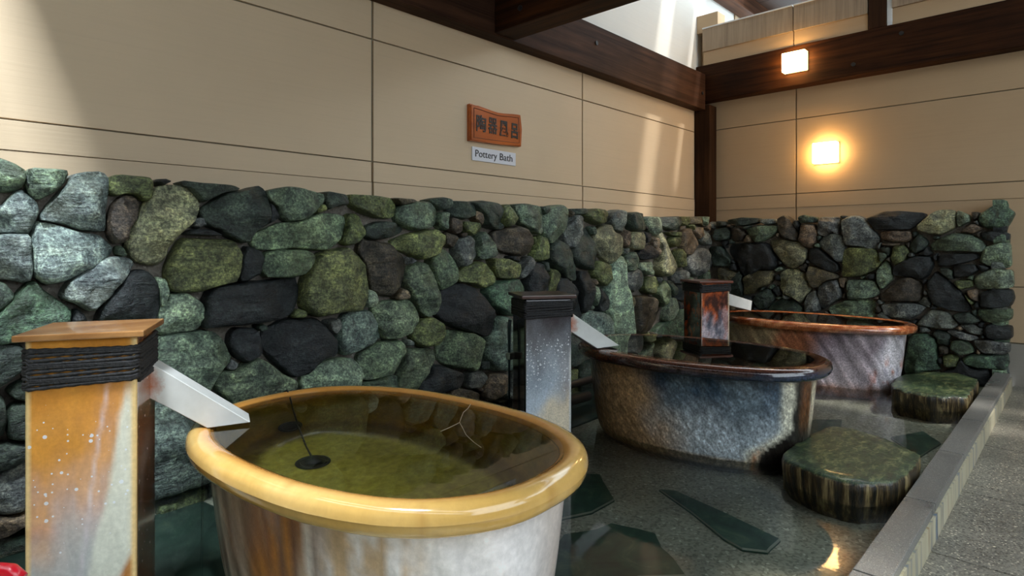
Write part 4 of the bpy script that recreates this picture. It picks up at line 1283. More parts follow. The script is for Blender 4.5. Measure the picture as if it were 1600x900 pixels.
# the end wall's narrow return face, turned to the deck
rr = random.Random(77)
zc = 0.02
while zc < 1.18:
    h = rr.uniform(.06, .13)
    x0 = FX - .01
    while x0 < 5.46:
        wdt = rr.uniform(.10, .17)
        x1 = min(x0 + wdt, 5.50)
        P = [(x0 + .006, zc + .004), (x1 - .006, zc + rr.uniform(0, .01)), (x1 - .004, zc + h * .6), (x1 - .01, zc + h - .008), ((x0 + x1) / 2, zc + h - rr.uniform(0, .012)), (x0 + .008, zc + h - .006), (x0 + .002, zc + h * .45)]
        me = stone_mesh(P, rr.randint(900, 1900), lambda u, z, d: (u, 0.405 - d * .6, z))
        o = bpy.data.objects.new('stone', me)
        c = PAL[rr.choice('kgpdse')]
        o.color = (*c, 1)
        link(o, swr)
        x0 = x1
    zc += h


# ================================================================== TUBS
def oval(cx, cy, a, b, ph, n, off, K=160):
    out = []
    for k in range(K):
        t = 2 * pi * k / K
        c, s = cos(t), sin(t)
        x = (a + off) * math.copysign(abs(c) ** (2 / n), c)
        y = (b + off) * math.copysign(abs(s) ** (2 / n), s)
        out.append((cx + x * cos(ph) - y * sin(ph), cy + x * sin(ph) + y * cos(ph)))
    return out


def interp(prof, m):
    """smooth resample of an (offset, z) profile by Catmull-Rom"""
    out = []
    n = len(prof)
    for i in range(n - 1):
        p0, p1, p2, p3 = prof[max(i - 1, 0)], prof[i], prof[i + 1], prof[min(i + 2, n - 1)]
        for j in range(m):
            t = j / m
            out.append(tuple(0.5 * (2 * p1[c] + (p2[c] - p0[c]) * t + (2 * p0[c] - 5 * p1[c] + 4 * p2[c] - p3[c]) * t * t + (3 * p1[c] - p0[c] - 3 * p2[c] + p3[c]) * t ** 3) for c in (0, 1)))
    out.append(prof[-1])
    return out


RT = (sin(TH), -cos(TH))


def tub(P, zc, rw, rh, label, mats, cols, zwater, floor_z, kshift=0.0):
    cx, cy, a, b, ph, n = P
    root = empty('bathtub', (cx, cy, 0.0), label, 'bathtub')
    ov = lambda off: oval(cx, cy, a, b, ph, n, off)
    q = lambda x, y: ((x - cx) * RT[0] + (y - cy) * RT[1]) / 0.47
    cbody, crim, cin = cols
    # outer shell
    prof = interp([(-.014, zc), (-.016, zc - .03), (-.026, zc - .13), (-.040, zc - .25), (-.058, zc - .36), (-.085, 0.035), (-.125, 0.0)], 7)
    rows = []
    for off, z in prof:
        rows.append([(x, y, z) for x, y in ov(off)])
    u0 = [0.0]
    base = ov(-.03)
    for k in range(1, len(base) + 1):
        p, r = base[k - 1], base[k % len(base)]
        u0.append(u0[-1] + math.hypot(p[0] - r[0], p[1] - r[1]))
    grid_mesh('body', rows, mats[0], root, True, lambda i, k: cbody(q(rows[i][k][0], rows[i][k][1]), rows[i][k][2] / zc, rows[i][k]),
              lambda i, k: (u0[k], rows[i][0][2]), cap1=True)
    # rolled rim
    rows2 = []
    for j in range(21):
        t = 2 * pi * j / 20
        e = 0.85
        o_ = rw * math.copysign(abs(cos(t)) ** e, cos(t))
        z_ = zc + rh * math.copysign(abs(sin(t)) ** e, sin(t))
        rows2.append([(x, y, z_ + .0012 * nz(x * 7, y * 7)) for x, y in ov(o_ + .0015 * nz(j * .1, z_ * 3))])
    grid_mesh('rim', rows2, mats[1], root, True, lambda i, k: crim(q(rows2[i][k][0], rows2[i][k][1]), (rows2[i][k][2] - zc) / rh, rows2[i][k], i))
    # inside
    prof3 = interp([(-rw * .5, zc), (-.042, zc - .05), (-.062, .30), (-.085, .20), (-.115, floor_z + .035), (-.155, floor_z + .006), (-.20, floor_z), (-.27, floor_z)], 5)
    rows3 = [[(x, y, z) for x, y in ov(off)] for off, z in prof3]
    grid_mesh('basin', rows3, mats[2], root, True, lambda i, k: cin(rows3[i][k][2], rows3[i][k], i / len(rows3)), cap1=True)
    # water, brimming
    disc = []
    K = 160
    for s in (1.0, .8, .5, .2):
        wo = oval(cx, cy, a, b, ph, n, zwater[1])
        disc.append([(cx + (x - cx) * s, cy + (y - cy) * s, zwater[0]) for x, y in wo])
    wl_ = grid_mesh('bath_water', disc, M['bath_water'], None, True, cap1=True, smooth=False, label=zwater[2], cat='water')
    return root


T1 = (0.943, 1.399, 0.371, 0.556, 0.095, 2.39)
T2 = (2.728, 1.377, 0.346, 0.557, 0.066, 2.28)
T3 = (4.469, 1.393, 0.319, 0.584, 0.074, 2.23)


def c1_body(q, h, p):
    an = atan2(p[1] - T1[1], p[0] - T1[0])
    st = nz(an * 9, h * .5)
    st2 = nz(an * 26 + 5, h * .8)
    white = S(236, 230, 230)
    c = lerp(S(132, 110, 92), S(222, 206, 186), .5 + st * 1.6)            # left: lavender-grey runs
    br = sstep(-.62, -.48, q + st * .07) * (1 - sstep(-.20, -.06, q + st * .10 + (1 - h) * .05))
    c = lerp(c, lerp(S(122, 58, 12), S(190, 128, 60), .5 + st2 * 1.4), br * (0.80 + .5 * st2))
    wh = sstep(-.20, -.02, q + st * .10)
    c = lerp(c, white, wh)
    tan = wh * (1 - sstep(.28, .5, q)) * sstep(.0, .35, nz(an * 7, h * 2.2, 3.0) + .05)
    c = lerp(c, S(196, 160, 112), tan * .85)
    c = lerp(c, S(176, 110, 56), (1 - sstep(-1.0, -.88, q)) * .8)
    c = lerp(c, S(195, 175, 160), sstep(.82, 1.0, q) * .6)
    return c


def c1_rim(q, t, p, i):
    c = lerp(S(218, 178, 108), S(206, 162, 86), .5 + .8 * nz(p[0] * 4, p[1] * 4))
    inner = math.cos(2 * pi * i / 20)
    c = lerp(c, S(196, 128, 52), sstep(.25, -.3, inner) * .8)
    # darker seams where the rim sections join
    an = atan2(p[1] - T1[1], p[0] - T1[0])
    for s in (-2.62, -2.02, -1.52, -1.18, 0.35, 1.4, 2.2):
        c = lerp(c, S(176, 128, 62), max(0, 1 - abs(an - s) / .014) * .5)
    return c


def c1_in(z, p, f):
    c = lerp(S(120, 84, 22), S(96, 78, 24), .5 + nz(p[0] * 5, p[1] * 5, z * 3))
    c = lerp(S(158, 148, 62), c, sstep(.13, .17, z))
    d = math.hypot(p[0] - T1[0], p[1] - T1[1])
    c = lerp(c, S(66, 40, 12), sstep(.105, .125, z) * (1 - sstep(.16, .20, z)) * .8)
    c = lerp(c, S(165, 120, 55), sstep(.40, .45, z) * .8)
    # pale run marks down the wall
    an = atan2(p[1] - T1[1], p[0] - T1[0])
    c = lerp(c, S(150, 120, 70), sstep(.25, .6, nz(an * 6, 1.5)) * sstep(.15, .3, z) * .45)
    return c


def c2_body(q, h, p):
    s = nz(p[0] * 6, p[1] * 6, p[2] * 6)
    c = lerp(S(176, 186, 192), S(40, 60, 78), sstep(.25, .88, h + s * .16))
    c = lerp(c, S(120, 134, 140), sstep(.0, .5, nz(p[0] * 9, p[1] * 9, p[2] * 4)) * .35)
    tan = 1 - sstep(-.82, -.42, q + s * .12 - (1 - h) * .28)
    c = lerp(c, S(162, 130, 92), tan)
    c = lerp(c, S(70, 52, 34), 1 - sstep(-1.02, -.86, q))
    e = q + .09 + .30 * sstep(.50, .24, h) + s * .04
    c = lerp(c, S(200, 196, 176), sstep(.55, .66, e) * .95)
    c = lerp(c, S(30, 27, 24), sstep(.69, .74, e))
    c = lerp(c, S(190, 120, 62), max(0, 1 - abs(e - .68) / .04) * sstep(.35, .2, h) * .8)
    c = lerp(c, S(96, 60, 34), sstep(.66, .72, q + s * .02) * sstep(.35, .6, h))
    c = lerp(c, S(206, 194, 168), sstep(.80, .85, q) * (1 - sstep(.90, .93, q)) * sstep(.3, .6, h))
    c = lerp(c, S(176, 148, 108), (1 - sstep(.13, .19, h)) * (1 - sstep(.60, .66, e)) * .8)
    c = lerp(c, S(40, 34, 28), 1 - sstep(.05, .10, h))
    return c


def c2_rim(q, t, p, i):
    s = nz(p[0] * 14, p[1] * 14, p[2] * 30)
    c = lerp(S(58, 38, 32), S(44, 50, 62), sstep(.2, -.4, t + s * .6) * sstep(-.7, -.2, q))
    c = lerp(c, S(44, 56, 78), sstep(.0, .7, q) * sstep(.7, .1, t) * .85)
    c = lerp(c, S(98, 100, 112), sstep(.25, .6, s) * .5 * sstep(.4, -.4, t))
    c = lerp(c, S(112, 70, 36), (1 - sstep(-1.05, -.86, q)) * .5)
    c = lerp(c, S(140, 84, 60), sstep(.55, .95, t) * .5)
    return c


def c2_in(z, p, f):
    return lerp(S(20, 16, 13), S(38, 32, 22), .5 + nz(p[0] * 5, p[1] * 5, z * 4))


def c3_body(q, h, p):
    s = nz(p[0] * 6 + 9, p[1] * 6, p[2] * 6)
    s2 = nz(p[0] * 22, p[1] * 22, p[2] * 9)
    c = lerp(S(138, 122, 92), S(136, 82, 54), sstep(-.80, -.55, q + s * .1))
    c = lerp(c, lerp(S(176, 162, 168), S(112, 98, 106), sstep(.3, .95, h + s * .3)), sstep(-.30, .0, q + s * .2 + (1 - h) * .2))
    c = lerp(c, S(205, 200, 206), sstep(.35, .68, q + s * .12 + (.6 - h) * .25) * .95)
    c = lerp(c, S(164, 92, 62), sstep(.12, .5, s2) * sstep(.3, .5, q) * sstep(.7, .4, h) * .9)
    c = lerp(c, S(96, 90, 124), sstep(.2, .5, -s2) * sstep(.45, .6, q) * .5)
    c = lerp(c, S(178, 112, 62), sstep(.88, .97, q) * .9)
    c = lerp(c, S(158, 98, 62), (1 - sstep(.06, .22, h + s * .08)) * .9)
    return c


def c3_rim(q, t, p, i):
    s = nz(p[0] * 30, p[1] * 30, p[2] * 40)
    c = lerp(S(150, 74, 34), S(196, 128, 82), sstep(-.3, .5, s))
    c = lerp(c, S(130, 112, 112), sstep(-.25, .1, q) * (1 - sstep(.45, .7, q)) * sstep(.2, -.6, t) * .8)
    c = lerp(c, S(54, 26, 14), (1 - sstep(-1.1, -.78, q)) * .8)
    return c


def c3_in(z, p, f):
    return lerp(S(52, 34, 22), S(84, 62, 44), .5 + nz(p[0] * 6, p[1] * 6, z * 5))


g_h1 = mat_vcol('white_brown_glaze', 0.28, .5, .06, 60, 'hammer', .8, (1, 1, 1), .7, (16, 4), 0, .14)
g_h2 = mat_vcol('blue_grey_glaze', 0.3, .5, .30, 120, 'hammer', .32, (1, 1, .8), 1.0, (60, 34), 0, .5)
g_h3 = mat_vcol('purple_rust_glaze', 0.3, .5, .26, 110, 'hammer', .55, (1, 1, 1), 1.0, (34, 5.0), 0, .7)
g_r1 = mat_vcol('honey_glaze', 0.16, .8, .02, 60, 'fine', .06, (1, 1, 1), .3)
g_r2 = mat_vcol('dark_rim_glaze', 0.14, .8, .25, 130, 'fine', .1)
g_r3 = mat_vcol('rust_rim_glaze', 0.2, .7, .35, 220, 'fine', .15)
g_in = mat_vcol('basin_glaze', 0.3, .2, .12, 40)
t1 = tub(T1, .455, .034, .035, 'bathtub with a thick honey-yellow rim and white and brown glazed sides, nearest the camera', (g_h1, g_r1, g_in), (c1_body, c1_rim, c1_in),
         (.4825, -.022, 'clear water in the yellow-rimmed tub nearest the camera'), .10)
t2 = tub(T2, .455, .042, .030, 'middle bathtub with a dark rim and blue-grey dimpled glaze', (g_h2, g_r2, g_in), (c2_body, c2_rim, c2_in),
         (.4858, .014, 'dark mirror-like water brimming in the middle blue-grey tub'), .10)
t3 = tub(T3, .455, .041, .029, 'farthest bathtub with a rust-brown rim and purple-grey raked glaze', (g_h3, g_r3, g_in), (c3_body, c3_rim, c3_in),
         (.4790, -.024, 'dark water in the farthest rust-brown tub'), .10)


def ring(bm, c, r, rr, nrm=(0, 0, 1), seg=28):
    q = Vector((0, 0, 1)).rotation_difference(Vector(nrm))
    rows = []
    for k in range(seg):
        a = 2 * pi * k / seg
        rows.append([bm.verts.new(Vector(c) + q @ Vector(((r + rr * cos(t)) * cos(a), (r + rr * cos(t)) * sin(a), rr * .5 * sin(t)))) for t in [2 * pi * j / 6 for j in range(6)]])
    for k in range(seg):
        for j in range(6):
            bm.faces.new((rows[k][j], rows[(k + 1) % seg][j], rows[(k + 1) % seg][(j + 1) % 6], rows[k][(j + 1) % 6]))
    vs = [bm.verts.new(Vector(c) + q @ Vector((r * .95 * cos(2 * pi * k / seg), r * .95 * sin(2 * pi * k / seg), -.001))) for k in range(seg)]
    bm.faces.new(vs)


bm = bmesh.new()
ring(bm, (.878, 1.635, .106), .042, .008)
dr = from_bm('drain', bm, M['dark_metal'], t1, smooth=True, label='dark metal floor drain')
bm = bmesh.new()
bmesh.ops.create_uvsphere(bm, u_segments=16, v_segments=8, radius=.024, matrix=Matrix.Translation((.878, 1.635, .108)) @ Matrix.Scale(.5, 4, (0, 0, 1)))
from_bm('plug', bm, M['black'], dr, smooth=True, label='black drain plug')
bm = bmesh.new()
ring(bm, (.905, 1.83, .235), .032, .007, (-.1, -.9, .35))
from_bm('overflow', bm, M['dark_metal'], t1, smooth=True, label='dark metal overflow ring')

# plug chain over the far rim
pts = []
key = [(.962, 2.00, .44), (.960, 1.985, .485), (.957, 1.955, .493), (.95, 1.925, .470), (.94, 1.885, .36), (.925, 1.82, .24), (.90, 1.72, .15), (.882, 1.65, .124)]
bm = bmesh.new()
rads, pp = [], []
for i in range(len(key) - 1):
    for j in range(14):
        t = j / 14
        pp.append(Vector(key[i]).lerp(Vector(key[i + 1]), t))
        rads.append(.0038 if j % 2 else .002)
tube(bm, pp, rads, 6)
from_bm('plug_chain', bm, M['dark_metal'], None, smooth=True, label='thin beaded chain hanging over the yellow tub rim to its drain', cat='chain')

# white branching thread on the water
bm = bmesh.new()
zt = .4835
tube(bm, [(1.345, 1.43, zt), (1.30, 1.414, zt), (1.25, 1.375, zt), (1.213, 1.354, zt), (1.175, 1.32, zt), (1.136, 1.284, zt)], .0007, 5)
tube(bm, [(1.136, 1.284, zt), (1.085, 1.269, zt), (1.046, 1.26, zt)], .0007, 5)
tube(bm, [(1.136, 1.284, zt), (1.105, 1.235, zt), (1.075, 1.190, zt), (1.047, 1.129, zt), (1.033, 1.087, zt)], .0007, 5)
from_bm('thread', bm, M['thread'], None, smooth=True, label='thin white forked thread floating in the yellow-rimmed tub', cat='thread')

# ================================================================== SPOUT PILLARS
def rrect(s, r, n=26, c=5):
    """rounded square, returns (x, y, side, u) samples"""
    h = s / 2
    out = []
    for side in range(4):
        a = side * pi / 2
        for j in range(n + 1):
            u = j / n
            x, y = -h + r + (s - 2 * r) * u, -h
            out.append((x * cos(a) - y * sin(a), x * sin(a) + y * cos(a), side, u))
        for j in range(1, c):
            t = -pi / 2 + pi / 2 * j / c
            x, y = h - r + r * cos(t), -h + r + r * sin(t)
            out.append((x * cos(a) - y * sin(a), x * sin(a) + y * cos(a), side, 1 + j / c))
    return out


def pillar(cx, cy, phi, ztop, label, matb, colf, capmat, ropemat, rope, spout, spring_mat):
    root = empty('spout_pillar', (cx, cy, 0.0), label, 'pillar')
    ca, sa = cos(phi), sin(phi)
    tr = lambda x, y, z: (cx + x * ca - y * sa, cy + x * sa + y * ca, z)
    rr_ = rrect(.22, .007)
    rows = []
    MZ = 64
    for i in range(MZ + 1):
        z = ztop * i / MZ
        rows.append([tr(x, y, z) for x, y, s, u in rr_])
    grid_mesh('body', rows, matb, root, True, lambda i, k: colf(rr_[k][2], rr_[k][3], i / MZ * ztop), cap0=True, cap1=True)
    # cap board
    bm = bmesh.new()
    mtx = Matrix.Translation((cx, cy, 0)) @ Matrix.Rotation(phi, 4, 'Z')
    add_box(bm, (-.128, -.128, ztop), (.128, .128, ztop + .015), .003, mtx)
    from_bm('cap', bm, capmat, root)
    # rope turns
    z0, z1, nt_ = rope
    for j in range(nt_):
        z = z0 + (z1 - z0) * (j + .5) / nt_
        rad = (z1 - z0) / nt_ * .66
        bm = bmesh.new()
        ring_ = rrect(.222 + rad * 1.1, .014, 14, 4)
        P = []
        for i2, (x, y, s, u) in enumerate(ring_):
            sag = .0035 * sin(i2 * .13 + j * 1.3) + (.012 * u * (1 - (j / nt_)) if s == 0 else 0) * .5
            P.append(Vector(tr(x, y, z + sag)))
        P.append(P[0])
        P.append(P[1])
        tube(bm, P, [rad * (1 + .18 * (-1) ** i3) for i3 in range(len(P))], 6, False)
        from_bm('rope_turn', bm, ropemat, root, smooth=True)
    # trough: closed steel channel sloping into the tub, its end cut level
    A0, A1, B0, B1, wv = spout       # start bottom/top, end bottom-near/far along run
    wv = Vector(wv)
    pts4 = [Vector(A0), Vector(A1), Vector(B1), Vector(B0)]
    bm = bmesh.new()
    near = [bm.verts.new(p) for p in pts4]
    far = [bm.verts.new(p + wv) for p in pts4]
    bm.faces.new(near)
    bm.faces.new(far[::-1])
    bm.faces.new((near[1], far[1], far[2], near[2]))
    bm.faces.new((near[0], near[3], far[3], far[0]))
    bm.faces.new((near[0], far[0], far[1], near[1]))
    bmesh.ops.bevel(bm, geom=list(bm.edges), offset=.0015, segments=1, affect='EDGES')
    sp = from_bm('spout', bm, spring_mat, root, label='pale steel spout')
    # bracket under the trough
    p = Vector(A0)
    bm = bmesh.new()
    dr_ = (Vector(B0) - Vector(A0))
    dr_.z = 0
    dr_.normalize()
    tube(bm, [p + Vector((0, 0, -.022)) - dr_ * .02 + wv * .1, p + Vector((0, 0, -.018)) + dr_ * .022 + wv * .1], .006, 8)
    from_bm('bracket', bm, M['cream'], sp, smooth=True)
    return root


def spout_mat(start):
    m, nt, b = nt_new('spout_steel')
    f = ntex(nt, coords(nt, (1, 1, 1)), 9, 4, .6)
    base = ramp(nt, f, [(.3, (.56, .56, .53)), (.7, (.72, .72, .69))])
    geo = N(nt, 'ShaderNodeNewGeometry')
    d = N(nt, 'ShaderNodeVectorMath')
    d.operation = 'DISTANCE'
    nt.links.new(geo.outputs['Position'], d.inputs[0])
    d.inputs[1].default_value = start
    n2_ = ntex(nt, coords(nt, (1, 1, 1)), 55, 4, .7)
    k = mth(nt, 'ADD', d.outputs['Value'], mth(nt, 'MULTIPLY', n2_, .06))
    rust = ramp(nt, k, [(.045, (1, 1, 1)), (.075, (.45,) * 3), (.09, (0, 0, 0))])
    setc(nt, b, mix(nt, rust, base, S(168, 88, 44)))
    b.inputs['Roughness'].default_value = .42
    b.inputs['Metallic'].default_value = .15
    return m


def p1c(side, u, z):
    h = z / .765
    s = nz(u * 2.2, z * 5, side * 3.0)
    s2 = nz(u * 9, z * 2.2, side * 5.0)
    if side == 0 or side == 3 and u > 1.0:
        if side == 3:
            return S(222, 190, 130) + (0,)
        c = lerp(S(196, 128, 48), S(214, 146, 58), .5 + s)
        lav = sstep(.90, .50, h + (1 - u) * .22 + s * .14)
        c = lerp(c, S(190, 168, 162), lav * (.85 + .3 * s2))
        c = lerp(c, S(176, 180, 178), sstep(.52, .30, h + s * .08) * .9)
        edge = .90 - (.80 - h) * .62 + s * .05
        c = lerp(c, S(214, 214, 198), sstep(-.04, .03, u - edge) * sstep(.90, .78, h) * .92)
        c = lerp(c, S(208, 198, 204), max(0, 1 - abs(u - (.62 + (h - .6) * .45) + s * .02) / .03) * sstep(.97, .8, h) * .55)
        c = lerp(c, S(178, 116, 60), sstep(.02, .10, (u - .80) - (h - .26) * 1.6) * sstep(.36, .30, h))
        c = lerp(c, S(226, 192, 132), sstep(.035, .0, u) + sstep(.95, 1.0, u))
        return c + (.72 * sstep(.88, .7, h) * sstep(.25, .45, h),)
        return c
    c = lerp(S(92, 50, 22), S(142, 86, 44), .5 + s2 * 1.2)
    c = lerp(c, S(150, 130, 116), sstep(.1, .5, s) * sstep(.75, .5, h) * .8)
    if u < .05 or u > .97:
        c = lerp(c, S(190, 150, 96), .6)
    return c + (.5,)


def p2c(side, u, z):
    h = z / .75
    s = nz(u * 2.5 + 4, z * 6, side)
    if side == 0:
        c = lerp(S(62, 56, 60), S(182, 194, 206), sstep(.95, .28, h + s * .12))
        c = lerp(c, S(214, 198, 170), sstep(.32, .12, h - u * .22 + s * .1))
        c = lerp(c, S(150, 120, 92), sstep(.6, .95, u) * sstep(.25, .45, h) * (1 - sstep(.45, .75, h)) * .35)
        c = lerp(c, S(200, 200, 196), sstep(.965, 1.0, u) * sstep(.72, .6, h))
        return c + (1.25 * sstep(.84, .70, h) * sstep(.25, .55, h),)
    return lerp(S(13, 11, 11), S(44, 36, 28), sstep(.0, .6, s) * .8) + (.3,)


def p3c(side, u, z):
    h = z / .73
    s = nz(u * 3 + 7, z * 8, side * 2 + 1)
    s2 = nz(u * 5 + 2, z * 14, side * 2 + 4)
    if side == 0:
        c = lerp(S(64, 36, 34), S(188, 88, 42), sstep(-.25, .5, s2 + sstep(.7, 1, h) * .3 - u * .3))
        bl = sstep(.78, .62, h + s * .16)
        c = lerp(c, lerp(S(92, 96, 112), S(196, 186, 196), .5 + s2 * 1.3), bl * .9)
        c = lerp(c, S(170, 96, 74), sstep(.1, .5, -s) * .5)
        c = lerp(c, S(220, 200, 170), sstep(.955, 1.0, u) + sstep(.03, 0, u) * .5)
        return c
    return lerp(S(34, 16, 12), S(134, 56, 20), sstep(-.25, .65, s2 + s * .5))


g_p1 = mat_vcol('amber_glaze', .16, .7, .05, 90, 'fine', .15, (1, 1, 1), .7, (1, 1), 75)
g_p2 = mat_vcol('night_blue_glaze', .14, .7, .12, 160, 'fine', .15, (1, 1, 1), .7, (1, 1), 115)
g_p3 = mat_vcol('rust_marbled_glaze', .14, .7, .2, 90, 'fine', .15)
cap1 = mat_wood('amber_cap', (.26, .105, .03), (.52, .27, .10), 0, .6, .3, .5)
cap2 = mat_wood('brown_cap', (.06, .028, .022), (.16, .075, .055), 0, .6, .3, .5)
cap3 = mat_wood('rust_cap', (.12, .032, .02), (.27, .085, .05), 0, .6, .3, .5)
rope, nt, b = nt_new('black_rope')
f = ntex(nt, coords(nt, (1, 1, 1)), 160, 3, .7)
setc(nt, b, ramp(nt, f, [(.35, (.004, .004, .005)), (.62, (.018, .017, .018)), (.8, (.12, .11, .10))]))
b.inputs['Roughness'].default_value = .7
bump(nt, b, f, .8, .004)

u1 = Vector((cos(radians(-20.6)), sin(radians(-20.6)), 0))
n1 = Vector((.352, .936, 0))
pillar(.377, 1.787, radians(-26), .768, 'amber and lavender glazed spout pillar with black rope, nearest the camera', g_p1, p1c, cap1, rope, (.655, .750, 13),
       ((.470, 1.785, .602), (.486, 1.779, .684), (.618, 1.730, .489), (.719, 1.692, .491), n1 * .095), spout_mat((.470, 1.785, .62)))
n2 = Vector((.474, .881, 0))
pillar(2.141, 1.846, radians(-32.2), .745, 'dark glazed spout pillar fading to speckled blue-grey, between the first two tubs', g_p2, p2c, cap2, rope, (.655, .735, 9),
       ((2.250, 1.775, .586), (2.262, 1.769, .668), (2.386, 1.703, .489), (2.492, 1.648, .497), n2 * .095), spout_mat((2.250, 1.775, .61)))
n3 = Vector((.6, .8, 0))
pillar(3.956, 1.906, radians(-32.0), .728, 'rust-red marbled spout pillar behind the middle tub', g_p3, p3c, cap3, rope, (.665, .720, 5),
       ((4.045, 1.80, .575), (4.045, 1.80, .655), (4.240, 1.71, .523), (4.248, 1.705, .592), n3 * .09), spout_mat((4.00, 1.80, .6)))

# ================================================================== STEPPING STONES
mst, nt, b = nt_new('wet_mossy_slab')
v = coords(nt)
f = ntex(nt, coords(nt, (1, 2.2, 1), 'Object', (0, 0, .5)), 16, 7, .78, .4)
vs_ = ntex(nt, coords(nt, (46, 46, 3)), 1.0, 4, .7)
geo = N(nt, 'ShaderNodeNewGeometry')
sx_ = N(nt, 'ShaderNodeSeparateXYZ')
nt.links.new(geo.outputs['Normal'], sx_.inputs[0])
top = ramp(nt, sx_.outputs[2], [(.45, (0, 0, 0)), (.75, (1, 1, 1))])
ctop = ramp(nt, f, [(.34, S(14, 28, 18)), (.50, S(44, 66, 38)), (.66, S(120, 128, 84))])
csid = ramp(nt, vs_, [(.40, S(14, 16, 10)), (.52, S(66, 52, 28)), (.66, S(140, 124, 84))])
setc(nt, b, mix(nt, top, csid, ctop))
b.inputs['Roughness'].default_value = .42
b.inputs['Coat Weight'].default_value = .22
b.inputs['Coat Roughness'].default_value = .1
bump(nt, b, mth(nt, 'ADD', mth(nt, 'MULTIPLY', f, .5), vs_), .6, .012)


def slab_rock(name, P, ztop, label, seed, rough=.006):
    P = resample(chaikin(P, 2), 96)
    cx = sum(p[0] for p in P) / len(P)
    cy = sum(p[1] for p in P) / len(P)
    rows = []
    for s, z in ((.90, -.005), (.95, .03), (.985, .07), (1.0, ztop - .035), (1.0, ztop - .015), (.985, ztop - .004), (.955, ztop), (.8, ztop + .003), (.55, ztop + .004), (.25, ztop + .003), (.02, ztop + .003)):
        r = []
        for k, p in enumerate(P):
            x, y = cx + (p[0] - cx) * s, cy + (p[1] - cy) * s
            an = atan2(y - cy, x - cx)
            if .9 <= s:
                d = rough * (noise.noise(Vector((x * 34, y * 34, z * 5 + seed))) + .8 * noise.noise(Vector((x * 80, y * 80, seed)))) * 1.6
                x += cos(an) * d
                y += sin(an) * d
            r.append((x, y, z + .004 * noise.noise(Vector((x * 9, y * 9, seed)))))
        rows.append(r)
    o = grid_mesh(name, rows, mst, None, True, cap0=True, cap1=True, label=label, cat='stepping stone')
    return o


slab_rock('stepping_stone', [(2.455, .875), (2.75, .885), (3.03, .86), (3.06, .77), (2.98, .60), (2.86, .475), (2.70, .462), (2.47, .478), (2.35, .575), (2.345, .70), (2.40, .82)], .155,
          'large flat mossy green stepping stone at the right of the middle tub', 4)
slab_rock('stepping_stone', [(4.04, .81), (4.20, .85), (4.52, .86), (4.80, .72), (4.84, .60), (4.70, .475), (4.40, .47), (4.10, .47), (4.00, .60)], .155,
          'far wet stepping stone below the end wall, beside the rust-brown tub', 9, .012)

# ================================================================== POOL WATER
pw = box('pool_water', (-2.98, YC1 + .001, 0.0695), (5.30, 2.60, 0.0700), M['pool_water'], label='shallow rippling water covering the pool bed around the tubs', cat='water')
me = pw.data
bm = bmesh.new()
a_ = [bm.verts.new(p) for p in ((-2.98, YC1 + .001, .07), (5.30, YC1 + .001, .07), (5.30, 2.55, .07), (-2.98, 2.55, .07))]
bm.faces.new(a_)
bm.to_mesh(me)
bm.free()

# thin overflow trickles
mtr = mat_film('trickle_water', (.93, .97, .97), 20, .2, .15)
bm = bmesh.new()
tube(bm, [(.612, 1.742, .43), (.611, 1.744, .25), (.610, 1.745, .07)], [.0016, .0022, .003], 8)
from_bm('water_trickle', bm, mtr, None, smooth=True, label='thin thread of water falling left of the yellow-rimmed tub', cat='water')

# ================================================================== WALL LAMPS
def lamp(name, xb, yc, zc, wy, hz, depth, label):
    root = empty(name, (xb, yc, zc - hz / 2), label, 'lamp')
    box('backplate', (xb - .012, yc - wy / 2 - .004, zc - hz / 2 - .003), (xb + .001, yc + wy / 2 + .002, zc + hz / 2 + .001), M['cream'], root, .002)
    box('diffuser', (xb - depth, yc - wy / 2, zc - hz / 2), (xb - .012, yc + wy / 2, zc + hz / 2), M['lamp'], root, .008)


lamp('wall_lamp', 5.386, 1.785, 2.533, .185, .160, .085, 'glowing square wall lamp fixed on the dark right beam')
lamp('wall_lamp', 5.510, 1.580, 1.757, .185, .170, .085, 'glowing square wall lamp on the cream right wall')

# ================================================================== SIGNS
plq = [(2.448, 1.832), (2.51, 1.829), (2.576, 1.823), (2.63, 1.817), (2.681, 1.814), (2.733, 1.817), (2.807, 1.826), (2.86, 1.830), (2.894, 1.833), (2.901, 1.74), (2.901, 1.628), (2.68, 1.617), (2.448, 1.611)]
bm = bmesh.new()
prism(bm, plq, 2.668, 2.6995, .007)
sg = from_bm('wooden_sign', bm, M['sign'], None, label='orange wooden plaque with four black carved characters on the left wall', cat='sign')
ccx, ccz = 2.675, 1.722
inner = [(ccx + (x - ccx) * .88, ccz + (z - ccz) * .80) for x, z in plq]
bm = bmesh.new()
tp = [Vector((x, 2.667, z)) for x, z in inner]
tp.append(tp[0])
tube(bm, tp, .0022, 5, False)
from_bm('carved_border', bm, mat_plain('carved_dark_orange', (.13, .028, .004), .4), sg)


def text_mesh(s, size, off=0.0, ext=.0015):
    cu = bpy.data.curves.new('txt', 'FONT')
    cu.body = s
    cu.size = size
    cu.extrude = ext
    cu.offset = off
    cu.resolution_u = 3
    cu.align_x = 'CENTER'
    cu.align_y = 'CENTER'
    o = bpy.data.objects.new('txt', cu)
    COL.objects.link(o)
    dg = bpy.context.evaluated_depsgraph_get()
    me = bpy.data.meshes.new_from_object(o.evaluated_get(dg))
    bpy.data.objects.remove(o)
    return me


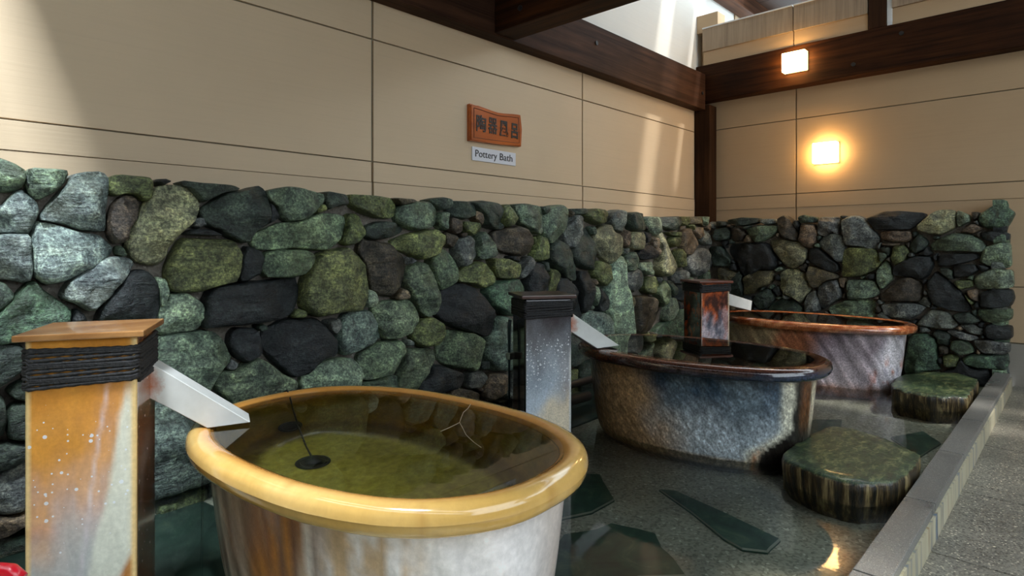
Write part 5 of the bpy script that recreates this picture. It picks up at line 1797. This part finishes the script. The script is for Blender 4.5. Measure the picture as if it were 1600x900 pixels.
def place_text(name, s, size, cx, y, cz, w, h, mat, parent, off=0.0, tilt=0.0):
    me = text_mesh(s, size, off)
    xs_ = [v.co.x for v in me.vertices]
    ys_ = [v.co.y for v in me.vertices]
    if not xs_:
        return None
    x0, x1, y0, y1 = min(xs_), max(xs_), min(ys_), max(ys_)
    for v in me.vertices:
        x = (v.co.x - (x0 + x1) / 2) / (x1 - x0) * w
        z = (v.co.y - (y0 + y1) / 2) / (y1 - y0) * h
        v.co = Vector((cx + x, y - v.co.z, cz + z + x * tilt))
    me.materials.clear()
    me.materials.append(mat)
    return link(bpy.data.objects.new(name, me), parent)


for i, ch in enumerate('陶器風呂'):
    place_text('character', ch, .08, 2.535 + i * .0985, 2.6665, 1.722 + (.003, .002, -.002, -.003)[i], (.082, .078, .080, .062)[i], (.102, .100, .100, .098)[i], M['ink'], sg, (.0013, .0012, .0018, .0026)[i])
pl = box('label_plate', (2.484, 2.692, 1.500), (2.868, 2.6995, 1.583), M['white'], None, .001, label='small white plate reading Pottery Bath below the wooden plaque', cat='sign')
place_text('lettering', 'Pottery', .06, 2.602, 2.6915, 1.538, .185, .056, M['ink'], pl)
place_text('lettering', 'Bath', .06, 2.778, 2.6915, 1.545, .115, .044, M['ink'], pl)

# ================================================================== SMALL THINGS
# pipe and valve behind the middle tub
root = empty('water_valve', (2.62, 2.12, .07), 'black pipe and valve low between the second pillar and the middle tub', 'valve')
bm = bmesh.new()
tube(bm, [(2.36, 2.10, .20), (2.62, 2.10, .20), (3.05, 2.10, .20)], .022, 12)
from_bm('pipe', bm, M['black'], root, smooth=True)
bm = bmesh.new()
tube(bm, [(2.38, 2.10, .12), (2.85, 2.10, .11)], .030, 12)
from_bm('lower_pipe', bm, M['black'], root, smooth=True)
bm = bmesh.new()
tube(bm, [(2.48, 2.08, .06), (2.48, 2.08, .19)], .045, 14)
from_bm('valve_body', bm, M['black'], root, smooth=True)
bm = bmesh.new()
ring(bm, (2.50, 2.03, .22), .028, .006, (.3, -.8, .2), 20)
from_bm('handwheel', bm, M['white_strip'], root, smooth=True, label='pale ring handle')

# conduit clipped on the second pillar's dark side
root = empty('conduit', (2.075, 2.03, .02), 'thin dark conduit clipped to the left side of the second pillar', 'pipe')
bm = bmesh.new()
tube(bm, [(2.070, 1.985, .02), (2.070, 1.985, .60), (2.074, 1.983, .63)], .009, 10)
from_bm('pipe', bm, mat_plain('green_black_pipe', (.02, .045, .05), .35), root, smooth=True)
box('clip', (2.053, 1.966, .445), (2.100, 1.990, .475), M['metal'], root, .002)

# red handle by the first pillar
root = empty('red_handle', (.15, 1.66, .28), 'red plastic handle at the lower left beside the amber pillar', 'handle')
bm = bmesh.new()
tube(bm, [(.095, 1.76, .292), (.15, 1.70, .298), (.196, 1.650, .292), (.212, 1.632, .278)], [.014, .017, .018, .014], 10)
from_bm('grip', bm, M['red'], root, smooth=True)
bm = bmesh.new()
tube(bm, [(.13, 1.72, .29), (.13, 1.72, .10), (.12, 1.72, .0)], .009, 8)
from_bm('stem', bm, M['red'], root, smooth=True)
bm = bmesh.new()
tube(bm, [(.12, 1.72, .0), (.12, 1.72, .006)], .04, 12)
from_bm('foot', bm, M['red'], root, smooth=True)
